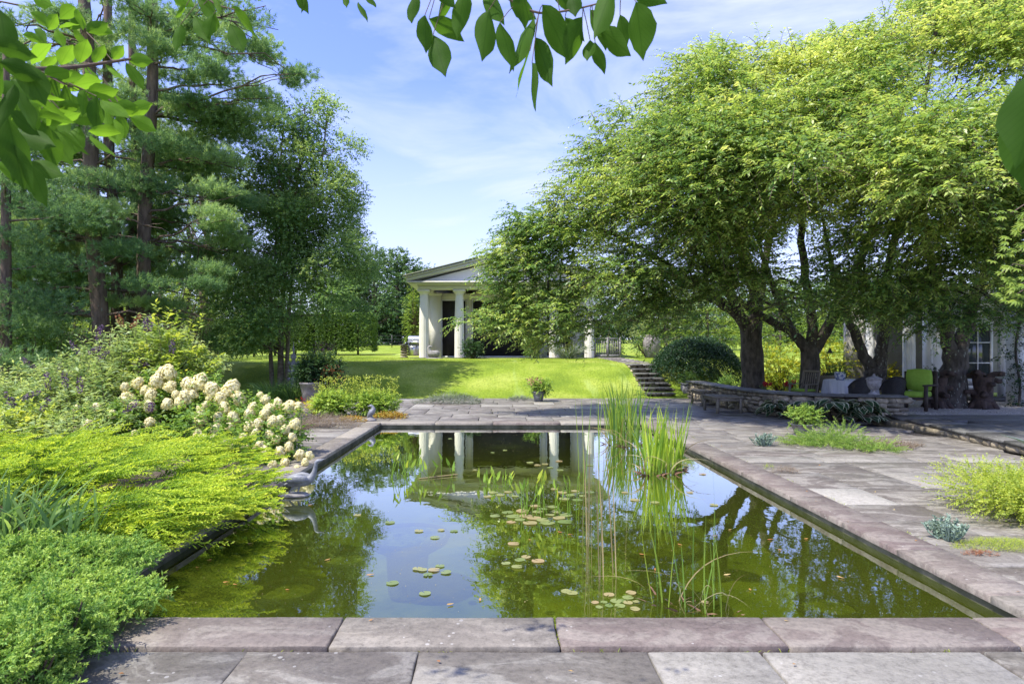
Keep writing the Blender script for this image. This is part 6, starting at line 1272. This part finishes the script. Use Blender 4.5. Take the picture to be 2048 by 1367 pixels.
# slatted teak chair
T = thing('slatted_chair', 'weathered slatted teak chair facing right beside the forked cherry trunk', 'chair', (hx(1607, 17), 17, .03), None, -1.1)
for sx in (-1, 1):
    MB().box(sx*.25-.025, sx*.25+.025, -.25, -.2, 0, .62).build('leg', M['teak'], T, local=True); m = MB(); m.tube([[sx*.25, .22, 0], [sx*.25, .22, .45], [sx*.25, .34, 1.0]], .028, 4); m.build('leg', M['teak'], T, local=True)
    MB().box(sx*.25-.035, sx*.25+.035, -.28, .26, .625, .65).build('armrest', M['teak'], T, local=True)
m = MB()
for k in range(6): m.box(-.24, .24, -.25+k*.08, -.19+k*.08, .42, .44)
m.build('seat', M['teak'], T, local=True); m = MB()
for k in range(7): x = -.2+k*.066; m.tube([[x, .23, .46], [x, .33, .94]], .014, 4)
m.tube([[-.26, .34, .98], [.26, .34, .98]], .03, 6); m.tube([[-.26, .22, .46], [.26, .22, .46]], .022, 6); m.build('backrest', M['teak'], T, local=True)
m = MB(); m.box(-.22, .22, -.24, .2, .445, .5); m.build('cushion', M['cushion'], T, local=True)
T = thing('slatted_chair', 'teak armchair with lime seat pad between forked cherry and white table', 'chair', (hx(1655, 17.9), 17.9, .03), None, 2.6)
for sx in (-1, 1):
    for y in (-.22, .22): MB().box(sx*.26-.03, sx*.26+.03, y-.03, y+.03, 0, .64).build('leg', M['teak'], T, local=True)
    MB().box(sx*.26-.04, sx*.26+.04, -.28, .26, .641, .67).build('armrest', M['teak'], T, local=True)
MB().box(-.22, .22, -.24, .2, .40, .43).build('seat', M['teak'], T, local=True); MB().box(-.22, .22, -.24, .18, .431, .5).build('cushion', M['cushion'], T, local=True); MB().box(-.22, .22, .2, .23, .45, .85).build('backrest', M['teak'], T, local=True)
# green cushioned armchair
def puff(mb, x0, x1, y0, y1, z0, z1, p=5):
    mb.stone(((x0+x1)/2, (y0+y1)/2, (z0+z1)/2), (x1-x0, y1-y0, z1-z0), jit=.012, p=p)
T = thing('cushioned_armchair', 'dark wooden armchair with bright lime green cushions by the stump', 'chair', (hx(1832, 15.6), 15.6, .1), None, -.95)
for sx in (-1, 1):
    MB().box(sx*.33-.035, sx*.33+.035, -.34, -.27, 0, .6).build('leg', M['darkwood'], T, local=True); MB().box(sx*.33-.035, sx*.33+.035, .26, .33, 0, .95).build('leg', M['darkwood'], T, local=True)
    MB().box(sx*.33-.05, sx*.33+.05, -.38, .25, .601, .64).build('armrest', M['darkwood'], T, local=True)
MB().box(-.29, .29, -.32, .25, .27, .32).build('seat', M['darkwood'], T, local=True); m = MB()
for z in (.5, .7, .88): m.box(-.29, .29, .28, .31, z, z+.06)
m.build('backrest', M['darkwood'], T, local=True)
for a in ((-.3, .3, -.36, .24, .32, .47), (-.29, .29, .1, .27, .46, 1.02)): m = MB(); puff(m, *a, p=7); m.build('cushion', M['cushion'], T, local=True, smooth=True)
# gnarled stumps
def stump(px, py, Y, h, lab, seed):
    x = hx(px, Y); T = thing('tree_stump', lab, 'stump sculpture', (x, Y, .1), 'gnarled stumps flanking the right cherry'); m = MB()
    m.tube([[x, Y, .05], [x-.03, Y, .25], [x+.02, Y, .5*h], [x, Y, .8*h], [x, Y, .95*h]], [.30, .24, .20, .22, .24], 16)
    for k in range(10):
        a = k*.63+seed; z = .1+h*rng.uniform(.35, .95); r0 = .2; l_ = rng.uniform(.12, .26); p = np.array([x+cos(a)*r0*.6, Y+sin(a)*r0*.6, z]); q = p+[cos(a)*l_, sin(a)*l_, rng.uniform(-.05, .2)]
        m.tube([p, (p+q)/2+[0, 0, .04], q], [.09, .07, .06], 9); m.stone(q, (.15, .15, .12), r=.5, jit=.12)
    for k in range(6): a = k*1.05+seed; m.tube([[x+cos(a)*.2, Y+sin(a)*.2, .25], [x+cos(a)*.34, Y+sin(a)*.34, .08]], [.09, .05], 8)
    for k in range(5): a = rng.uniform(0, 6.28); m.tube([[x+cos(a)*.1, Y+sin(a)*.1, .9*h], [x+cos(a)*.2, Y+sin(a)*.2, h*1.12]], [.08, .07], 8)
    m.build('stump_wood', M['stump'], T, smooth=True)
stump(1874, 800, 16.0, .92, 'gnarled dark root stump left of the gravel cherry trunk', 0.2); stump(1966, 805, 16.0, .95, 'gnarled dark root stump right of the gravel cherry trunk', 1.0)
T = thing('side_table', 'pale small table seen between the right cherry and the stump', 'table', (hx(1940, 17.4), 17.4, .1)); c = (hx(1940, 17.4), 17.4, .1); MB().box(c[0]-.28, c[0]+.28, 17.2, 17.6, .55, .59).build('tabletop', M['white'], T)
for sx in (-.24, .24): MB().box(c[0]+sx-.02, c[0]+sx+.02, 17.38, 17.42, .1, .549).build('leg', M['white'], T)
# hanging bell / feeder in the forked cherry
T = thing('hanging_bell', 'small black bell hanging from the forked cherry', 'bell', pt(1660, 700, 17.2)); c = pt(1660, 706, 17.2); MB().lathe([(.005, .16), (.02, .12), (.05, .05), (.09, 0), (.0, 0)], 16, c).build('bell_body', M['black'], T); MB().tube([c+[0, 0, .16], c+[0, 0, 1.2]], .004, 4).build('cord', M['black'], T)
# climber on the white post
T = thing('climbing_vine', 'leafy vine climbing the white post at the right edge', 'climber', (hx(2040, 16.6), 16.6, .05)); f = MB(); m = MB(); x0_ = hx(2036, 16.6)
pv_ = [np.array([x0_+.06*sin(z*3), 16.6, z]) for z in np.linspace(0, 3.4, 16)]; m.tube(pv_, .03, 7); S = np.array(pv_)[rng.integers(0, 16, 240)]+rng.normal(0, .18, (240, 3))*[1, .6, 1]; S = np.r_[S, inell(260, (x0_+.2, 16.4, 2.9), (.9, .5, .5))[0]]; sprays(f, S, rng.normal(0, 1, S.shape)*[1, 1, .4]+[0, -.4, 0], .28, 9, .08, .045, .6, rng.uniform(0, .6, len(S))); f.build('foliage', M['darkshrub'], T); m.build('stem', M['bark'], T, smooth=True)
# ============================================================ FOREGROUND HANGING BRANCHES
LX = np.linspace(0, 1, 9)
def bigleaf(f, lc, s, px, py, ang, lenpx, wid, Y, tilt=.3, tone=None, curl=.12):
    """a broad veined leaf; base at px,py; ang = pointing direction in the picture plane (degrees, 0 right, 90 up)"""
    b = pt(px, py, Y); L_ = lenpx*Y/F_PX; a = radians(ang); D = nrm(np.array([cos(a)*cos(tilt), sin(tilt), sin(a)*cos(tilt)])); view = nrm(b-[0, 0, EYE]); S_ = nrm(np.cross(D, view)+rng.normal(0, .34, 3)); U = np.cross(S_, D)
    wv = np.array([.02, .50, .80, .97, 1.0, .90, .66, .30, .0])*wid*L_*.5; wv = wv*(1+rng.normal(0, .03, 9)); V = []; C = []
    for t, w_ in zip(LX, wv):
        mid = b+D*L_*t-U*0-np.array([0, 0, 1])*L_*curl*t*t
        for q in (-1, -.55, 0, .55, 1): V.append(mid+S_*w_*q+U*(abs(q)**1.5)*w_*.28+U*.02*L_*math.sin(t*13)*abs(q)); C.append((t, q*max(w_/(wid*L_*.5), .02), 0))
    F_ = []
    for i in range(8):
        for j in range(4): F_.append([i*5+j, i*5+j+1, i*5+j+6, i*5+j+5])
    f.add(V, F_, rng.uniform(.2, .9) if tone is None else tone); lc += C
    return b
def branch(label, path, leafs, Y0, r0=.006):
    T = thing('leafy_branch', label, 'branch', pt(path[0][0], path[0][1], Y0), 'leafy twigs hanging over the camera side of the pond'); f = MB(); lc = []; m = MB()
    Q = np.array([pt(p[0], p[1], p[2] if len(p) > 2 else Y0) for p in path]); u = np.linspace(0, len(Q)-1, len(Q)*5); Q = np.stack([np.interp(u, range(len(Q)), Q[:, k]) for k in range(3)], 1)
    for _ in range(3): Q[1:-1] = (Q[:-2]+2*Q[1:-1]+Q[2:])/4
    m.tube(Q, np.linspace(r0, r0*.35, len(Q)), 6)
    for lf in leafs:
        b = bigleaf(f, lc, m, *lf); k = int(np.argmin(np.linalg.norm(Q-b, axis=1)))
        if np.linalg.norm(Q[k]-b) < .25: m.tube([Q[k], (Q[k]+b)/2+[0, 0, .004], b], .0014, 5)
    o = f.build('leaves', M['bigleaf'], T, smooth=True, lc=np.array(lc)); m.build('twig', M['twig'], T, smooth=True)
# top centre spray: base x, base y, angle, length, width ratio, depth
TC = [(850, 30, -88, 70, .52, 1.9), (866, 70, -72, 92, .5, 1.92), (858, 38, -25, 78, .56, 1.95), (828, -10, -95, 52, .6, 1.9), (870, -18, -42, 62, .5, 1.9), (930, -25, -100, 92, .45, 1.88), (978, 20, -98, 100, .5, 1.9), (968, -20, -60, 85, .55, 1.93), (1018, -5, -30, 65, .7, 1.95), (1000, 45, -72, 90, .42, 1.9), (1068, 34, -120, 105, .52, 1.9), (1070, 75, -70, 100, .46, 1.93), (1060, 102, -108, 92, .52, 1.9), (1064, 126, -86, 94, .46, 1.88), (1085, 10, -58, 105, .5, 1.87),
      (1165, 34, -112, 92, .52, 1.9), (1190, 84, -70, 60, .5, 1.95), (1180, 80, -100, 45, .6, 1.92), (1200, 58, -38, 78, .6, 1.94), (1225, -25, -112, 110, .5, 1.85), (1272, 4, -78, 100, .66, 1.86), (1270, -8, -15, 65, .5, 1.9), (1145, -15, -85, 52, .6, 1.9), (1180, 20, -60, 60, .5, 1.95), (1110, -20, -40, 60, .55, 1.9), (910, -20, -130, 60, .5, 1.95), (1040, -25, -80, 70, .55, 1.85), (1205, 30, -80, 60, .5, 1.98), (716, 4, -62, 50, .32, 2.2), (690, -12, -80, 30, .45, 2.2), (732, -10, -50, 35, .5, 2.2), (610, -15, -110, 36, .5, 2.1), (590, -25, -60, 50, .5, 2.1), (1240, 30, -75, 62, .5, 1.95), (1130, 35, -50, 60, .5, 1.93)]
TC = [t_+(rng.uniform(-.35, .35), rng.uniform(.1, .55)) for t_ in TC]
branch('spray of large dark green leaves hanging from the top centre over the sky', [(760, -180, 1.9), (860, -60, 1.9), (980, -25, 1.9), (1070, 30, 1.9), (1150, 20, 1.9), (1260, -10, 1.88)], TC, 1.9)
TL = [(362, 48, -100, 52, .5, 2.6), (390, 32, -58, 62, .5, 2.6), (428, 28, -100, 48, .66, 2.6), (462, 14, -45, 68, .5, 2.6), (460, 48, -60, 60, .6, 2.6), (345, -8, -20, 45, .6, 2.6), (398, -12, -55, 60, .5, 2.6), (372, 12, -140, 30, .6, 2.6), (430, -10, -75, 40, .6, 2.6), (60, 25, -30, 52, .5, 2.2), (150, 14, -155, 40, .7, 2.2), (60, -10, -20, 50, .6, 2.3), (155, 18, -80, 36, .6, 2.2), (118, 58, 10, 52, .4, 2.2), (45, 70, -15, 50, .4, 2.2)]
branch('pale green leaf spray at the top between the pines and the birch', [(330, -120, 2.6), (380, -30, 2.6), (430, 10, 2.6), (470, 20, 2.6)], [t_+(rng.uniform(-.3, .3), rng.uniform(.4, 1)) for t_ in TL[:9]], 2.6)
LB = []
def row(x0, y0, x1, y1, n, a0, L_, Y, tone, wid=.52, both=True):
    for k in range(n):
        t = (k+.5)/n; x, y = x0+(x1-x0)*t, y0+(y1-y0)*t; dirn = math.degrees(math.atan2(-(y1-y0), x1-x0))
        LB.append((x+rng.uniform(-6, 6), y+rng.uniform(-5, 5), dirn+(a0 if k % 2 else -a0)+rng.uniform(-14, 14), L_*rng.uniform(.8, 1.15), wid*rng.uniform(.85, 1.15), Y+rng.uniform(-.05, .05), rng.uniform(-.3, .4), rng.uniform(*tone)))
    LB.append((x1, y1, dirn, L_, wid, Y, .1, rng.uniform(*tone)))
row(60, 140, 255, 120, 11, 50, 50, 2.1, (.5, 1)); row(80, 165, 260, 235, 12, 50, 55, 2.0, (.5, 1)); row(40, 120, 200, 200, 11, 55, 62, 1.8, (.4, .9)); row(30, 160, 180, 270, 10, 50, 60, 1.8, (.5, 1)); row(0, 110, 100, 260, 9, 50, 75, 1.5, (.2, .7)); row(-20, 130, 60, 330, 8, 45, 80, 1.4, (.1, .5)); row(-30, 60, 30, 180, 7, 45, 80, 1.3, (0, .4)); row(60, 60, 180, 60, 6, 55, 45, 2.2, (.5, 1)); row(20, 200, 120, 265, 7, 50, 66, 1.6, (.4, .8))
LB += [(15, 235, -80, 130, .42, 1.3, .1, .2), (0, 280, -60, 110, .45, 1.3, .2, .35), (-10, 330, -25, 75, .5, 1.4, .1, .7), (40, 120, -60, 90, .6, 1.3, .1, .3), (226, 236, -72, 58, .55, 2.0, -.2, 1), (0, 20, -80, 90, .5, 1.3, 0, .2)]
branch('dense cluster of backlit leaves filling the upper left corner', [(-260, 40, 1.7), (-60, 110, 1.75), (40, 140, 1.8), (150, 135, 2.0), (262, 118, 2.1)], LB+[t_+(rng.uniform(-.3, .3), rng.uniform(.6, 1)) for t_ in TL[9:]], 1.8, .012)
RB = [(2110, 120, -112, 210, .55, 1.0, 0, .05), (2090, 170, -95, 200, .6, 1.02, .1, .1), (2060, -60, -55, 120, .6, 1.0, 0, .1), (2040, -20, -20, 90, .4, 1.05, 0, .3)]
branch('dark out of focus leaves intruding at the upper right edge', [(2300, -200, 1.0), (2150, 0, 1.0), (2110, 140, 1.0), (2100, 180, 1.0)], RB, 1.0, .004)
# bright japanese maple fringe at the right edge
T = thing('maple_branch', 'bright yellow green lobed maple leaves fringing the right edge', 'branch', pt(2120, 480, 6)); f = MB(); m = MB()
for (px, py) in ((2045, 440), (2020, 428), (2035, 470), (2060, 500), (2030, 505), (2000, 548), (2040, 560), (2060, 590), (2030, 590), (2080, 450), (2080, 550), (2012, 575), (2100, 500), (2060, 620)):
    c = pt(px, py, 6+rng.uniform(-.3, .3)); limb(m, pt(2160, py-20, 6.2), c, .012, .004, sag=.05, n=6, sides=4)
    for k in range(9):
        q = c+rng.normal(0, .07, 3); a0 = rng.uniform(0, 6.28); Dm = nrm(np.array([-.8, -.2, -.5])+rng.normal(0, .3, 3))
        for b_ in np.linspace(-1.1, 1.1, 5):
            S_ = nrm(np.cross(Dm, [0, -.6, 1])); D = Dm*cos(b_)+S_*sin(b_); leaves(f, q[None], D[None], np.array([[0, -.5, 1.]]), .085*(1-.3*abs(b_)), .022, rng.uniform(.2, 1))
f.build('leaves', M['limetree'], T); m.build('twig', M['twig'], T)

# ============================================================ LITTER
def litter(name, label, n_, xr, yr, z, sz, m_, keep=lambda x, y: True, kind='stuff', cat='leaf litter'):
    f = MB(); P = np.c_[rng.uniform(*xr, n_), rng.uniform(*yr, n_)]; P = P[[keep(*p) for p in P]]; k = len(P); P = np.c_[P, np.full(k, z)]
    leaves(f, P, rng.normal(size=(k, 3))*[1, 1, .06], np.array([0, 0, 1.])+rng.normal(0, .25, (k, 3)), rng.uniform(*sz, k), rng.uniform(*sz, k)*.6, rng.uniform(0, 1, k), .1); tag(f.build(name, m_), label, cat, kind=kind)
litter('leaf_litter', 'small dry leaf bits scattered over the patio paving', 420, (-4, 8), (2.3, 20.5), .006, (.012, .035), M['fallen'], lambda x, y: not (PX0 < x < PX1 and PY0 < y < PY1))
litter('pond_debris', 'tiny pale specks and bits floating on the pond', 1500, (PX0, PX1), (PY0, PY1), WZ+.004, (.004, .014), M['dryreed'])
f = MB(); n_ = 900; P = []
for _ in range(n_):
    k = rng.integers(4)
    if k == 0: P.append((PX1+cw+rng.normal(0, .006), rng.uniform(2.5, 13), .0))
    elif k == 1: P.append((rng.uniform(-2.4, 3.6), PY0-.38+rng.normal(0, .006), -.03))
    elif k == 2: P.append((rng.choice([-2.25, -.905, .32, 1.53, 2.76])+rng.normal(0, .004), rng.uniform(PY0-.36, PY0-.02), -.02))
    else: P.append((rng.uniform(3.6, 8), rng.choice([4.1, 5.02, 6.3, 7.6, 8.9, 10.2])+rng.normal(0, .02), -.01))
P = np.array(P); P = P[np.sin(P[:, 0]*7.3+P[:, 1]*5.1) > .45]; blades(f, P, rng.normal(0, .5, P.shape)+[0, 0, 1], rng.uniform(.012, .04, len(P)), .004, .6, 3); tag(f.build('joint_weeds', M['grass']), 'tiny grass and moss tufts growing in the paving joints', 'weeds', kind='stuff')
